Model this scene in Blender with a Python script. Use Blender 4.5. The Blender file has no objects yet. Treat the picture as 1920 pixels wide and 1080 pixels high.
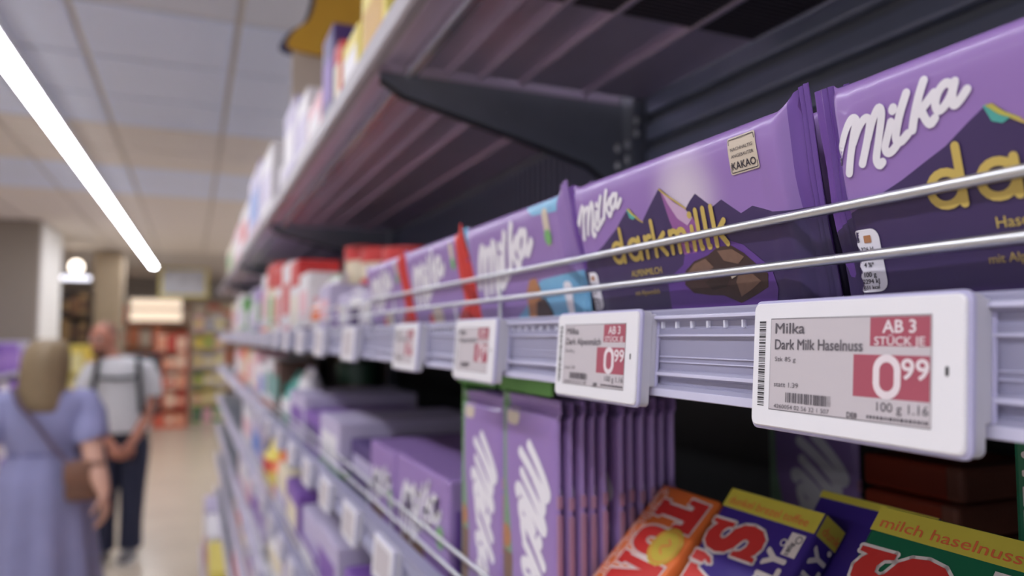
import bpy, bmesh, math, random
from mathutils import Vector, Matrix, noise
from mathutils.geometry import tessellate_polygon

# ---------------------------------------------------------------- camera, world, light, exposure
HC = 1.66                      # camera height; shelf heights below are given relative to it
FPX = 1400.0
PITCH = math.atan(90.0 / FPX)
YAW = math.atan(602.0 * math.cos(PITCH) / FPX)
scn = bpy.context.scene
COL = scn.collection
cam = bpy.data.cameras.new('camera')
cam.sensor_width = 36.0
cam.lens = FPX / 1920.0 * 36.0
cam.clip_start = 0.01
cam.clip_end = 100
cam.dof.use_dof = True
cam.dof.focus_distance = 0.262
cam.dof.aperture_fstop = 6.6
cam.dof.aperture_blades = 0
camo = bpy.data.objects.new('camera', cam)
camo.location = (0, 0, HC)
camo.rotation_euler = (math.pi / 2 + PITCH, 0, -YAW)
COL.objects.link(camo)
scn.camera = camo

wd = bpy.data.worlds.new('store_ambient')
scn.world = wd
wd.use_nodes = True
wd.node_tree.nodes['Background'].inputs[0].default_value = (0.90, 0.90, 1.0, 1)
wd.node_tree.nodes['Background'].inputs[1].default_value = 0.72
LAMP_STRENGTH = 36.0
scn.view_settings.view_transform = 'Standard'
scn.view_settings.look = 'None'
scn.view_settings.gamma = 1.0
scn.view_settings.use_curve_mapping = False
scn.view_settings.exposure = -0.16
scn.cycles.use_denoising = True
scn.cycles.max_bounces = 8

R = math.radians
rng = random.Random(7)

# ---------------------------------------------------------------- helpers
def lin(c):
    out = []
    for v in c[:3]:
        v = v / 255.0
        out.append(v / 12.92 if v <= 0.04045 else ((v + 0.055) / 1.055) ** 2.4)
    return (out[0], out[1], out[2], 1.0)

_M = {}
def mat(name, col, rough=0.5, metal=0.0, spec=0.5, var=0.06, scale=60.0, bump=0.0, bscale=200.0, emit=0.0, coat=0.0, trans=0.0):
    if name in _M:
        return _M[name]
    m = bpy.data.materials.new(name)
    m.use_nodes = True
    nt = m.node_tree
    b = nt.nodes['Principled BSDF']
    tc = nt.nodes.new('ShaderNodeTexCoord')
    nz = nt.nodes.new('ShaderNodeTexNoise')
    nz.inputs['Scale'].default_value = scale
    nz.inputs['Detail'].default_value = 3
    nt.links.new(tc.outputs['Object'], nz.inputs['Vector'])
    mx = nt.nodes.new('ShaderNodeMix')
    mx.data_type = 'RGBA'
    c = lin(col)
    mx.inputs[6].default_value = tuple(v * (1 - var) for v in c[:3]) + (1,)
    mx.inputs[7].default_value = tuple(min(1, v * (1 + var)) for v in c[:3]) + (1,)
    nt.links.new(nz.outputs['Fac'], mx.inputs[0])
    nt.links.new(mx.outputs[2], b.inputs['Base Color'])
    b.inputs['Roughness'].default_value = rough
    b.inputs['Metallic'].default_value = metal
    b.inputs['Specular IOR Level'].default_value = spec
    b.inputs['Coat Weight'].default_value = coat
    b.inputs['Transmission Weight'].default_value = trans
    if emit:
        b.inputs['Emission Color'].default_value = c
        b.inputs['Emission Strength'].default_value = emit
    if bump:
        bn = nt.nodes.new('ShaderNodeBump')
        bn.inputs['Strength'].default_value = bump
        bn.inputs['Distance'].default_value = 0.002
        n2 = nt.nodes.new('ShaderNodeTexNoise')
        n2.inputs['Scale'].default_value = bscale
        nt.links.new(tc.outputs['Object'], n2.inputs['Vector'])
        nt.links.new(n2.outputs['Fac'], bn.inputs['Height'])
        nt.links.new(bn.outputs['Normal'], b.inputs['Normal'])
    _M[name] = m
    return m

class MB:
    def __init__(s):
        s.v = []; s.f = []; s.m = []
    def add(s, vs, fs, mi=0):
        o = len(s.v)
        s.v.extend([tuple(p) for p in vs])
        s.f.extend([tuple(i + o for i in f) for f in fs])
        s.m.extend([mi] * len(fs))
        return s
    def box(s, x0, x1, y0, y1, z0, z1, mi=0):
        vs = [(x0,y0,z0),(x1,y0,z0),(x1,y1,z0),(x0,y1,z0),(x0,y0,z1),(x1,y0,z1),(x1,y1,z1),(x0,y1,z1)]
        return s.add(vs, [(0,3,2,1),(4,5,6,7),(0,1,5,4),(1,2,6,5),(2,3,7,6),(3,0,4,7)], mi)
    def bbox(s, x0, x1, y0, y1, z0, z1, b=0.003, mi=0):
        """box with chamfered edges"""
        b = min(b, (x1-x0)*.45, (y1-y0)*.45, (z1-z0)*.45)
        bm = bmesh.new()
        bmesh.ops.create_cube(bm, size=1)
        for v in bm.verts:
            v.co = Vector((x0 + (v.co.x + .5) * (x1 - x0), y0 + (v.co.y + .5) * (y1 - y0), z0 + (v.co.z + .5) * (z1 - z0)))
        bmesh.ops.bevel(bm, geom=list(bm.edges), offset=b, segments=2, affect='EDGES', profile=0.5)
        return s.bm(bm, mi)
    def bm(s, bm, mi=0):
        bm.verts.index_update()
        s.add([v.co[:] for v in bm.verts], [[v.index for v in f.verts] for f in bm.faces], mi)
        bm.free()
        return s
    def rings(s, rings, mi=0, cap=True, closed=True):
        n = len(rings[0]); o = len(s.v)
        vs = [p for r in rings for p in r]; fs = []
        for i in range(len(rings) - 1):
            for j in range(n if closed else n - 1):
                k = (j + 1) % n
                fs.append((i*n+j, i*n+k, (i+1)*n+k, (i+1)*n+j))
        if cap:
            fs.append(tuple(range(n - 1, -1, -1)))
            fs.append(tuple((len(rings)-1)*n + j for j in range(n)))
        return s.add(vs, fs, mi)
    def tube(s, pts, r, n=10, mi=0, cap=True):
        pts = [Vector(p) for p in pts]
        rr = r if isinstance(r, (list, tuple)) else [r] * len(pts)
        rings = []; ref = None
        for i, p in enumerate(pts):
            d = (pts[min(i+1, len(pts)-1)] - pts[max(i-1, 0)]).normalized()
            if ref is None:
                ref = Vector((0,0,1)) if abs(d.z) < .9 else Vector((1,0,0))
            a = d.cross(ref).normalized(); b = a.cross(d).normalized(); ref = b
            rings.append([tuple(p + (a*math.cos(2*math.pi*k/n) + b*math.sin(2*math.pi*k/n)) * rr[i]) for k in range(n)])
        return s.rings(rings, mi, cap)
    def limb(s, pts, rad, n=14, mi=0):
        """tapering limb with rounded ends"""
        pts = [Vector(p) for p in pts]
        d0 = (pts[1]-pts[0]).normalized(); d1 = (pts[-1]-pts[-2]).normalized()
        P = []; Q = []
        for a in (80, 55, 28):
            P.append(pts[0] - d0*rad[0]*math.sin(R(a))); Q.append(rad[0]*math.cos(R(a)))
        P += pts; Q += list(rad)
        for a in (28, 55, 80):
            P.append(pts[-1] + d1*rad[-1]*math.sin(R(a))); Q.append(rad[-1]*math.cos(R(a)))
        return s.tube(P, Q, n, mi)
    def ell(s, c, r, mi=0, n=16, m=10, rot=None):
        bm = bmesh.new()
        bmesh.ops.create_uvsphere(bm, u_segments=n, v_segments=m, radius=1)
        for v in bm.verts:
            p = Vector((v.co.x*r[0], v.co.y*r[1], v.co.z*r[2]))
            if rot is not None: p = rot @ p
            v.co = p + Vector(c)
        return s.bm(bm, mi)
    def extr(s, poly, axis, a0, a1, mi=0):
        """polygon of 2D points extruded along an axis: 'y' takes (x,z), 'x' takes (y,z), 'z' takes (x,y)"""
        mk = {'y': lambda p, t: (p[0], t, p[1]), 'x': lambda p, t: (t, p[0], p[1]), 'z': lambda p, t: (p[0], p[1], t)}[axis]
        n = len(poly)
        vs = [mk(p, a0) for p in poly] + [mk(p, a1) for p in poly]
        fs = [(i, (i+1) % n, n + (i+1) % n, n + i) for i in range(n)]
        tri = tessellate_polygon([[Vector((p[0], p[1], 0)) for p in poly]])
        for t in tri:
            fs.append(tuple(t)); fs.append(tuple(n + i for i in reversed(t)))
        return s.add(vs, fs, mi)

def mesh_of(mb, name, mats, smooth=False, ang=40):
    me = bpy.data.meshes.new(name)
    me.from_pydata(mb.v, [], mb.f)
    for m in (mats if isinstance(mats, (list, tuple)) else [mats]):
        me.materials.append(m)
    if any(mb.m):
        me.polygons.foreach_set('material_index', mb.m)
    bm = bmesh.new(); bm.from_mesh(me)
    bmesh.ops.recalc_face_normals(bm, faces=list(bm.faces))
    bm.to_mesh(me); bm.free()
    if smooth:
        me.polygons.foreach_set('use_smooth', [True] * len(me.polygons))
        if ang < 180:
            me.set_sharp_from_angle(angle=R(ang))
    me.update()
    return me

def obj(name, mb, mats, parent=None, smooth=False, ang=40, loc=None, rot=None):
    me = mb if isinstance(mb, bpy.types.Mesh) else mesh_of(mb, name, mats, smooth, ang)
    o = bpy.data.objects.new(name, me)
    COL.objects.link(o)
    if parent is not None: o.parent = parent
    if loc is not None: o.location = loc
    if rot is not None: o.rotation_euler = rot
    return o

def empty(name, loc=(0,0,0), rot=(0,0,0)):
    o = bpy.data.objects.new(name, None)
    o.empty_display_size = 0.02
    o.location = loc; o.rotation_euler = rot
    COL.objects.link(o)
    return o

def tag(o, label=None, cat=None, group=None, kind=None):
    if label: o['label'] = label
    if cat: o['category'] = cat
    if group: o['group'] = group
    if kind: o['kind'] = kind
    return o

def kids(o):
    return [c for c in bpy.data.objects if c.parent == o]
_KC = {}
def copy_tree(o, parent=None, loc=None, rot=None):
    c = o.copy(); COL.objects.link(c); c.parent = parent
    if loc is not None: c.location = loc
    if rot is not None: c.rotation_euler = rot
    if o.name not in _KC: _KC[o.name] = kids(o)
    for ch in _KC[o.name]: copy_tree(ch, c)
    return c

# ---------------------------------------------------------------- flat print: polygons, pen strokes and lettering draped on a surface
def flat_map(ox, oy, oz, ax, ay, n, eps=0.00012):
    ax, ay, n = Vector(ax), Vector(ay), Vector(n); o = Vector((ox, oy, oz))
    return lambda a, b, l: tuple(o + ax*a + ay*b + n*(eps*l))

def art_poly(mb, fm, pts, layer=1, holes=(), mi=0, sub=0.004):
    loops = [[Vector((p[0], p[1], 0)) for p in pts]] + [[Vector((p[0], p[1], 0)) for p in h] for h in holes]
    flat = [v for l in loops for v in l]
    bm = bmesh.new()
    vs = [bm.verts.new(v) for v in flat]
    for t in tessellate_polygon(loops):
        try: bm.faces.new([vs[i] for i in t])
        except ValueError: pass
    if sub:
        for _ in range(3):
            es = [e for e in bm.edges if e.calc_length() > sub]
            if not es: break
            bmesh.ops.subdivide_edges(bm, edges=es, cuts=1)
            bmesh.ops.triangulate(bm, faces=[f for f in bm.faces if len(f.verts) > 4])
    bm.verts.index_update()
    mb.add([fm(v.co.x, v.co.y, layer) for v in bm.verts], [[v.index for v in f.verts] for f in bm.faces], mi)
    bm.free()

def smooth_path(pts, k=6, closed=False):
    n = len(pts); out = []
    for i in range(n if closed else n - 1):
        g = (lambda j: pts[j % n]) if closed else (lambda j: pts[max(0, min(n-1, j))])
        p0, p1, p2, p3 = g(i-1), g(i), g(i+1), g(i+2)
        for q in range(k):
            t = q / k
            out.append(tuple(0.5*((2*p1[d]) + (-p0[d]+p2[d])*t + (2*p0[d]-5*p1[d]+4*p2[d]-p3[d])*t*t + (-p0[d]+3*p1[d]-3*p2[d]+p3[d])*t**3) for d in (0, 1)))
    if not closed: out.append(tuple(pts[-1]))
    return out

def art_stroke(mb, fm, pts, w, layer=1, smooth=True, closed=False, mi=0, cap='round', k=5):
    if smooth: pts = smooth_path(pts, k, closed)
    n = len(pts); h = w / 2
    L = []; Rr = []
    for i in range(n):
        a = pts[(i-1) % n] if (closed or i) else pts[i]
        b = pts[(i+1) % n] if (closed or i < n-1) else pts[i]
        dx, dy = b[0]-a[0], b[1]-a[1]; l = math.hypot(dx, dy) or 1e-9
        nx, ny = -dy/l, dx/l
        L.append((pts[i][0]+nx*h, pts[i][1]+ny*h)); Rr.append((pts[i][0]-nx*h, pts[i][1]-ny*h))
    vs = [fm(*p, layer) for p in L] + [fm(*p, layer) for p in Rr]
    fs = [(i, (i+1) % n, n+(i+1) % n, n+i) for i in range(n if closed else n-1)]
    mb.add(vs, fs, mi)
    if not closed and cap == 'round':
        for c in (pts[0], pts[-1]):
            mb.add([fm(c[0]+h*math.cos(2*math.pi*q/12), c[1]+h*math.sin(2*math.pi*q/12), layer) for q in range(12)], [tuple(range(12))], mi)

def disc(c, r, n=20, ry=None):
    ry = ry or r
    return [(c[0]+r*math.cos(2*math.pi*i/n), c[1]+ry*math.sin(2*math.pi*i/n)) for i in range(n)]

def rrect(a0, b0, a1, b1, r, n=5):
    out = []
    for cx, cy, s in ((a1-r, b0+r, -90), (a1-r, b1-r, 0), (a0+r, b1-r, 90), (a0+r, b0+r, 180)):
        for i in range(n+1):
            t = R(s + 90*i/n)
            out.append((cx + r*math.cos(t), cy + r*math.sin(t)))
    return out

_T = {}
def text_geo(txt, bold=0.0):
    key = (txt, bold)
    if key not in _T:
        cu = bpy.data.curves.new('lettering', 'FONT')
        cu.body = txt; cu.size = 1.0; cu.offset = bold; cu.resolution_u = 3
        cu.fill_mode = 'FRONT'
        o = bpy.data.objects.new('lettering', cu)
        COL.objects.link(o)
        me = bpy.data.meshes.new_from_object(o.evaluated_get(bpy.context.evaluated_depsgraph_get()))
        V = [tuple(v.co[:2]) for v in me.vertices]; F = [tuple(p.vertices) for p in me.polygons]
        bpy.data.objects.remove(o); bpy.data.curves.remove(cu); bpy.data.meshes.remove(me)
        x0 = min((v[0] for v in V), default=0); x1 = max((v[0] for v in V), default=1)
        _T[key] = (V, F, x0, x1)
    return _T[key]

def art_text(mb, fm, txt, a, b, size, layer=1, width=None, bold=0.0, ang=0.0, align='l', mi=0):
    """text with its baseline starting at (a, b); size is the cap height, width the whole run"""
    V, F, x0, x1 = text_geo(txt, 0.0)
    sy = size / 0.73
    sx = (width / max(1e-6, x1 - x0)) if width else sy
    run = (x1 - x0) * sx
    off = {'l': 0, 'c': -run/2, 'r': -run}[align]
    ca, sa = math.cos(ang), math.sin(ang)
    d = bold*sy
    ring = [(0, 0)] + ([] if bold <= 0 else [(d*math.cos(j*math.pi/4), d*math.sin(j*math.pi/4)) for j in range(8)])
    for ci, (ox, oy) in enumerate(ring):
        vs = []
        for x, y in V:
            p, q = (x - x0)*sx + off + ox, y*sy + oy
            vs.append(fm(a + p*ca - q*sa, b + p*sa + q*ca, layer + .05*ci))
        mb.add(vs, F, mi)
# ---------------------------------------------------------------- the setting
CEIL = HC + 1.24
def struct(name, mb, mats, parent=None, **k):
    o = obj(name, mb, mats, parent, **k)
    if parent is None: o['kind'] = 'structure'
    return o

M_floor = mat('floor_vinyl', (206, 192, 174), rough=0.26, var=0.10, scale=2.5, spec=0.5)
M_ceil = mat('ceiling_board', (205, 197, 188), rough=0.9, var=0.03, scale=8)
M_ceil_warm = mat('ceiling_panel_warm', (228, 219, 210), rough=0.85, var=0.03, scale=20)
M_ceil_cool = mat('ceiling_panel_cool', (220, 227, 247), rough=0.6, var=0.03, scale=20)
M_ceil_grey = mat('ceiling_panel_grey', (216, 217, 226), rough=0.8, var=0.03, scale=20)
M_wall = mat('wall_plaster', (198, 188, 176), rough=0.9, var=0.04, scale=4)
M_col_shade = mat('column_painted_shade', (142, 131, 120), rough=0.85, var=0.03, scale=4)
M_brown = mat('column_brown', (150, 132, 108), rough=0.8, var=0.05, scale=5)

fl = struct('floor', MB().box(-7, 4, -4, 22, -0.05, 0), M_floor)
tag(fl, 'pale beige polished shop floor of the aisle', 'floor')
ce = struct('ceiling', MB().box(-7, 4, -4, 22, CEIL + 0.015, CEIL + 0.10), M_ceil)
tag(ce, 'suspended shop ceiling of large square panels', 'ceiling')
panel_me = {k: mesh_of(MB().bbox(-.288, .288, -.280, .280, 0, .03, .008), 'ceiling_panel', m) for k, m in (('w', M_ceil_warm), ('c', M_ceil_cool), ('g', M_ceil_grey))}
for i in range(-5, 4):
    for j in range(0, 17):
        y0 = 1.9 + .6 * j; yc = y0 + .3
        k = 'g' if yc < 3.1 else 'c' if yc < 4.9 else 'w' if yc < 6.1 else 'c' if yc < 7.3 else 'w'
        obj('ceiling_panel', panel_me[k], None, ce, loc=(.145 + .6 * i - .3, yc, CEIL))
struct('wall_back', MB().box(-7, 4, 20.5, 20.7, 0, CEIL + .02), M_wall)
tag(bpy.data.objects['wall_back'], 'beige wall at the far end of the shop', 'wall')
struct('wall_left', MB().box(-6.6, -6.4, 3, 20.5, 0, CEIL + .02), M_wall)
tag(bpy.data.objects['wall_left'], 'plain wall on the far left of the shop', 'wall')
c1 = struct('trim_1', MB().bbox(-3.6, -1.50, 9.3, 10.6, 0, CEIL + .01, .03), M_col_shade)  # shade on the column front is put into its brown-grey colour
tag(c1, 'broad cream plastered column on the left, shaded front and lit edge painted in', 'column')
obj('painted_lit_side', MB().bbox(-1.505, -1.485, 9.32, 10.6, 0, CEIL - .01, .004), mat('painted_light_white', (226, 222, 216), rough=.7), c1)  # white sheet paints the light falling on the column's side face
c2 = struct('trim_2', MB().bbox(-1.28, -0.92, 12.0, 12.5, 0, CEIL - .03, .02), M_brown)
tag(c2, 'narrow brown column behind the man with the backpack', 'column')

# ---------------------------------------------------------------- lamps
M_diff = mat('lamp_diffuser', (245, 247, 255), emit=LAMP_STRENGTH, var=0.0)
M_house = mat('lamp_housing', (225, 225, 228), rough=0.5)
def strip_lamp(name, x0, y0, x1, y1, z, w, label, group=None):
    L = math.hypot(x1 - x0, y1 - y0)
    r = empty(name, (x0, y0, z), (0, 0, -math.atan2(x1 - x0, y1 - y0)))
    tag(r, label, 'lamp', group)
    obj('housing', MB().bbox(-w*.5 - .006, w*.5 + .006, 0, L, 0, CEIL - z + .012, .002), M_house, r)
    obj('diffuser', MB().bbox(-w/2, w/2, .01, L - .01, -.005, .001, .002), M_diff, r)
    return r
strip_lamp('linear_ceiling_light', -.868, -4.0, -.617, 14.3, HC + 1.19, .085, 'long glowing white light strip running along the ceiling over the aisle')
strip_lamp('linear_ceiling_light', -3.9, -4.0, -3.6, 14.3, HC + 1.19, .085, 'added unseen light strip over the aisle left of the picture')  # out of view, added so floor bounce brightens the ceiling
strip_lamp('linear_ceiling_light', 2.3, -4.0, 2.4, 12.0, HC + 1.19, .085, 'added unseen light strip over the aisle behind the shelving')  # second added strip, also unseen, for more bounced light
M_bulb = mat('globe_glass', (255, 240, 222), emit=6.0, var=0.0)
gl = empty('globe_lamp', (-1.503, 12.0, HC + .90)); tag(gl, 'small round glowing globe lamp beside the cream column', 'lamp')
obj('globe', MB().ell((0, 0, .07), (.085, .085, .085)), M_bulb, gl, smooth=True)
obj('cord', MB().tube([(0, 0, .15), (0, 0, CEIL - HC - .90)], .004, 6), M_house, gl)
bl = empty('pendant_bar_lamp', (-1.49, 11.7, HC + .76)); tag(bl, 'short white bar lamp hanging below the globe lamp', 'lamp')
obj('diffuser', MB().bbox(-.17, .20, -.04, .04, 0, .06, .015), mat('bar_lamp_glow', (240, 240, 255), emit=2.2, var=0), bl)
obj('cord', MB().tube([(-.12, 0, .06), (-.12, 0, CEIL - HC - .76)], .004, 6).tube([(.15, 0, .06), (.15, 0, CEIL - HC - .76)], .004, 6), M_house, bl)

# ---------------------------------------------------------------- the long shelf unit, in bays
M_dark = mat('dark_steel', (122, 125, 136), rough=0.42, metal=0.3, var=0.10, scale=30)
M_under = mat('shelf_underside_steel', (196, 180, 204), rough=0.34, metal=0.6, var=0.10, scale=12)
M_slat = mat('back_slat_steel', (138, 144, 168), rough=0.35, metal=0.4, var=0.08, scale=30)
M_black = mat('black_edge_and_shade', (22, 22, 26), rough=0.5)
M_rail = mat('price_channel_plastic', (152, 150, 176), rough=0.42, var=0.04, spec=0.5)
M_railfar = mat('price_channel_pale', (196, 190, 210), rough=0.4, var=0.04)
M_ridge = mat('channel_ridge_clear', (208, 206, 232), rough=0.2, var=0.02, coat=0.4)
M_tooth = mat('clip_tooth_plastic', (225, 225, 240), rough=0.2)
M_wire = mat('chrome_wire', (214, 216, 220), rough=0.34, metal=1.0, var=0.03)
M_cream = mat('cream_edge', (156, 148, 156), rough=0.45, var=0.04)
M_plinth = mat('plinth_steel', (150, 146, 158), rough=0.4)
M_chan = mat('channel_bright_steel', (170, 168, 185), rough=0.25, metal=0.8)

RP = [(.1900,.0109),(.1795,.0109),(.1786,.0100),(.1786,.0086),(.1776,.0081),(.1776,.0070),(.1788,.0062),(.1802,.0056),(.1802,.0030),(.1795,.0026),(.1795,.0008),
      (.1788,.0005),(.1788,-.0001),(.1796,-.0004),(.1800,-.0010),(.1800,-.0082),(.1795,-.0085),(.1800,-.0088),(.1800,-.0103),
      (.1795,-.0106),(.1800,-.0109),(.1800,-.0136),(.1788,-.0140),(.1780,-.0150),(.1780,-.0160),(.1790,-.0168),(.1800,-.0172),(.1800,-.0196),(.1785,-.0200),(.1770,-.0215),(.1770,-.0240),(.1778,-.0249),(.1900,-.0249)]
RIDGES = [(.0082,.0069,.1773),(.0006,-.0002,.1785),(-.0083,-.0087,.1794),(-.0104,-.0108,.1794),(-.0148,-.0162,.1777),(-.0214,-.0246,.1767)]
RP = [(x + .0052, z * 1.028) for x, z in RP]
RP_far = [(.195,.0112),(.1826,.0112),(.1818,.0080),(.1845,.0055),(.1845,.003),(.183,0),(.186,-.002),(.186,-.013),(.1826,-.015),(.1845,-.018),(.182,-.0215),(.182,-.0255),(.195,-.0255)]

RP_low = [(x, q*1.5 if q < 0 else q) for x, q in RP_far]
LEVEL = [-.003, -.211, -.419, -.627, -.835, -1.08]      # deck tops below / at the camera
BAY = [(-.43, .82), (.82, 2.07), (2.07, 3.32), (3.32, 4.57), (4.57, 5.82)]
BAYNAME = ['nearest bay of dark steel shelving, holding the readable price tags', 'second bay of dark steel shelving, just past the sloping bracket',
           'middle bay of dark steel shelving, blurred, halfway down the aisle', 'fourth bay of dark steel shelving, strongly blurred far down the aisle',
           'last bay of dark steel shelving at the far end of the run']
tooth_me = mesh_of(MB().box(-.0008, .0008, -.0004, .0004, -.0014, .0014), 'clip_tooth', M_tooth)
hslat_me = {}
for bi, (y0, y1) in enumerate(BAY):
    u = empty('shelf_unit', (0, 0, 0)); u.location = (.36, (y0 + y1) / 2, 0)
    O = Vector(u.location)
    tag(u, BAYNAME[bi], 'shelving', 'bays of the long shelf')
    def part(name, mb, m, parent=None, **k):
        mb.v = [(x - O.x, y - O.y, z) for x, y, z in mb.v]
        return obj(name, mb, m, parent or u, **k)
    g = .0008
    # back panel with its slats or bars
    bp = part('back_panel', MB().box(.533, .545, y0 + g, y1 - g, HC - .03, HC + .95), M_dark)
    part('painted_shade_panel', MB().box(.533, .545, y0 + g, y1 - g, .1, HC - .0305), M_black)  # black colour paints the deep shade below the middle shelf
    if bi == 0:
        for k in range(10):
            z = HC - .028 + .034 * k
            part('slat', MB().bbox(.519, .533, y0 + .02, y1 - .035, z, z + .022, .003), M_slat, bp)
    elif bi < 3:
        me = None
        for k in range(58 if bi == 1 else 30):
            y = y0 + .03 + (.0205 if bi == 1 else .041) * k
            if me is None:
                me = mesh_of(MB().box(.523 - O.x, .533 - O.x, 0, .009, HC - .02, HC + .29), 'grille_bar', M_slat)
            o = obj('grille_bar', me, None, bp, loc=(0, y - O.y, 0))
    # uprights
    part('upright', MB().box(.505, .532, y1 - .030, y1 - g, 0.0, HC + .95), M_dark)
    # decks, rails, wires
    for li, z in enumerate(LEVEL):
        zz = HC + z
        if bi == 0 and li > 1: continue
        part('shelf', MB().bbox(.1955, .518, y0 + g, y1 - .031, zz - .024, zz, .001), M_dark)
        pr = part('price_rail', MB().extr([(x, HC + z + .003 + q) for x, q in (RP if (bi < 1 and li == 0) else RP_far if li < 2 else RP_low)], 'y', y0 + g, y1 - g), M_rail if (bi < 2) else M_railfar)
        if bi == 0 and li == 0:
            for za, zb, xr in RIDGES:
                part('ridge', MB().bbox(xr + .0052, xr + .0075, y0 + g, y1 - g, zb*1.028 + HC, za*1.028 + HC, .0002), M_ridge, pr)
            for k in range(75):
                y = .075 + .0101 * k
                if y < y1 - .01:
                    obj('clip_tooth', tooth_me, None, pr, loc=(.1846 - O.x, y - O.y, HC + .0046))
        if li < 2 or (bi in (1, 2) and li < 4):
            for wz in (.0417, .0249):
                part('wire_rail', MB().tube([(.1922, y0 + g, zz + .003 + wz), (.1922, y1 - g, zz + .003 + wz)], .00172, 14), M_wire, smooth=True)
            ys = [.476, .77] if bi == 0 else [y0 + .06 + .3 * q for q in range(4)]
            for y in ys:
                part('wire_post', MB().tube([(.1957, y, zz - .004), (.1957, y, zz + .046)], .00145, 10), M_wire, smooth=True)
    if bi == 0:
        part('light_block_panel', MB().box(.196, .532, y0 - .012, y0 - g, 0, HC + .95), M_dark)  # unseen sheet added to keep light out of the open near end
    # base plinth and kick plate
    if bi > 0:
        part('base_shelf', MB().bbox(.105, .53, y0 + g, y1 - g, .16, .19, .004), M_plinth)
        part('price_rail', MB().extr([(x - .085, .165 + q) for x, q in RP_far], 'y', y0 + g, y1 - g), M_railfar)
        part('kick_plate', MB().box(.13, .14, y0 + g, y1 - g, 0, .16), M_plinth)
    # the top shelf overhead: deck, lip, ribs under it, bracket
    part('shelf', MB().bbox(.186, .518, y0 + g, y1 - .031, HC + .298, HC + .318, .002), M_under)
    part('front_lip', MB().extr([(.172, HC+.322), (.172, HC+.300), (.175, HC+.296), (.185, HC+.296), (.185, HC+.318), (.178, HC+.320), (.178, HC+.322)], 'y', y0 + g, y1 - g), M_cream)
    part('rib', MB().bbox(.209, .222, y0 + g, y1 - .032, HC + .284, HC + .2985, .002), M_chan)
    for x in (.255, .294, .345, .43):
        part('rib', MB().bbox(x, x + .007, y0 + g, y1 - .032, HC + .291, HC + .2985, .002), M_under)
    if bi == 0:
        gm = MB()
        for k in range(150):
            y = y0 + .02 + .0066 * k
            if y < .57: gm.box(.226, .505, y, y + .0032, HC + .2925, HC + .2965)
        gr = part('grille', gm, mat('grille_steel', (66, 58, 66), rough=.5)); gr['kind'] = 'stuff'
    if bi < 4:
        by = y1 - .0005
        poly = [(.188, HC+.2975), (.188, HC+.288), (.215, HC+.272), (.38, HC+.233), (.452, HC+.214), (.476, HC+.198), (.490, HC+.170), (.498, HC+.12), (.504, HC+.10), (.504, HC+.2975)]
        br = part('bracket', MB().extr(poly, 'y', y1 - .006, y1 - .003), M_dark)
        edge = [(p[0], by - .004, p[1] - .0015) for p in poly[1:9]]
        part('bracket_edge', MB().tube(edge, .0032, 8), M_black, br, smooth=True)
        for q, (hx, hz) in enumerate([(.498, .268), (.498, .250), (.498, .232), (.498, .214), (.484, .262), (.484, .240), (.512, .284), (.512, .30)]):
            if bi == 0:
                part('hook_tab', MB().ell((hx - .004, y1 - .034, HC + hz - .03), (.0035, .003, .0055), n=10, m=6), M_wire, br, smooth=True)
# ---------------------------------------------------------------- chocolate bars in flow-wrap
P_LIGHT = mat('wrap_lilac', (150, 120, 182), rough=0.33, var=0.03, scale=40, coat=0.15)
P_MID = mat('wrap_violet', (108, 70, 154), rough=0.36, var=0.04, scale=40, coat=0.15)
P_DARK = mat('wrap_dark_violet', (62, 46, 92), rough=0.38, var=0.05, scale=40, coat=0.1)
P_BLUE = mat('wrap_sky_blue', (122, 178, 214), rough=0.36, var=0.04)
P_RED = mat('wrap_red', (206, 62, 56), rough=0.36, var=0.05)
P_GREEN = mat('wrap_green', (122, 150, 124), rough=0.4, var=0.06)
K_WHITE = mat('print_white', (232, 228, 236), rough=0.4, var=0.01)
K_GOLD = mat('print_gold', (198, 172, 92), rough=0.38, var=0.05)
K_BEIGE = mat('print_beige', (206, 192, 176), rough=0.45, var=0.03)
K_INK = mat('print_ink', (44, 38, 52), rough=0.5, var=0.02)
K_BROWN = mat('print_cocoa', (66, 46, 44), rough=0.4, var=0.18, scale=400)
K_BROWN2 = mat('print_cocoa_pale', (122, 92, 78), rough=0.4, var=0.15, scale=400)
K_BROWN3 = mat('print_cocoa_deep', (50, 33, 32), rough=0.4, var=0.1, scale=400)
K_PINK = mat('print_rose', (150, 92, 156), rough=0.38, var=0.06, scale=80)
K_TEAL = mat('print_teal', (82, 168, 160), rough=0.38, var=0.05)
K_LILAC2 = mat('print_soft_violet', (98, 62, 142), rough=0.38, var=0.05)
K_GREENDOT = mat('print_green', (120, 176, 110), rough=0.4)
K_NUT = mat('print_hazel', (178, 122, 84), rough=0.42, var=0.12, scale=200)

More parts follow.
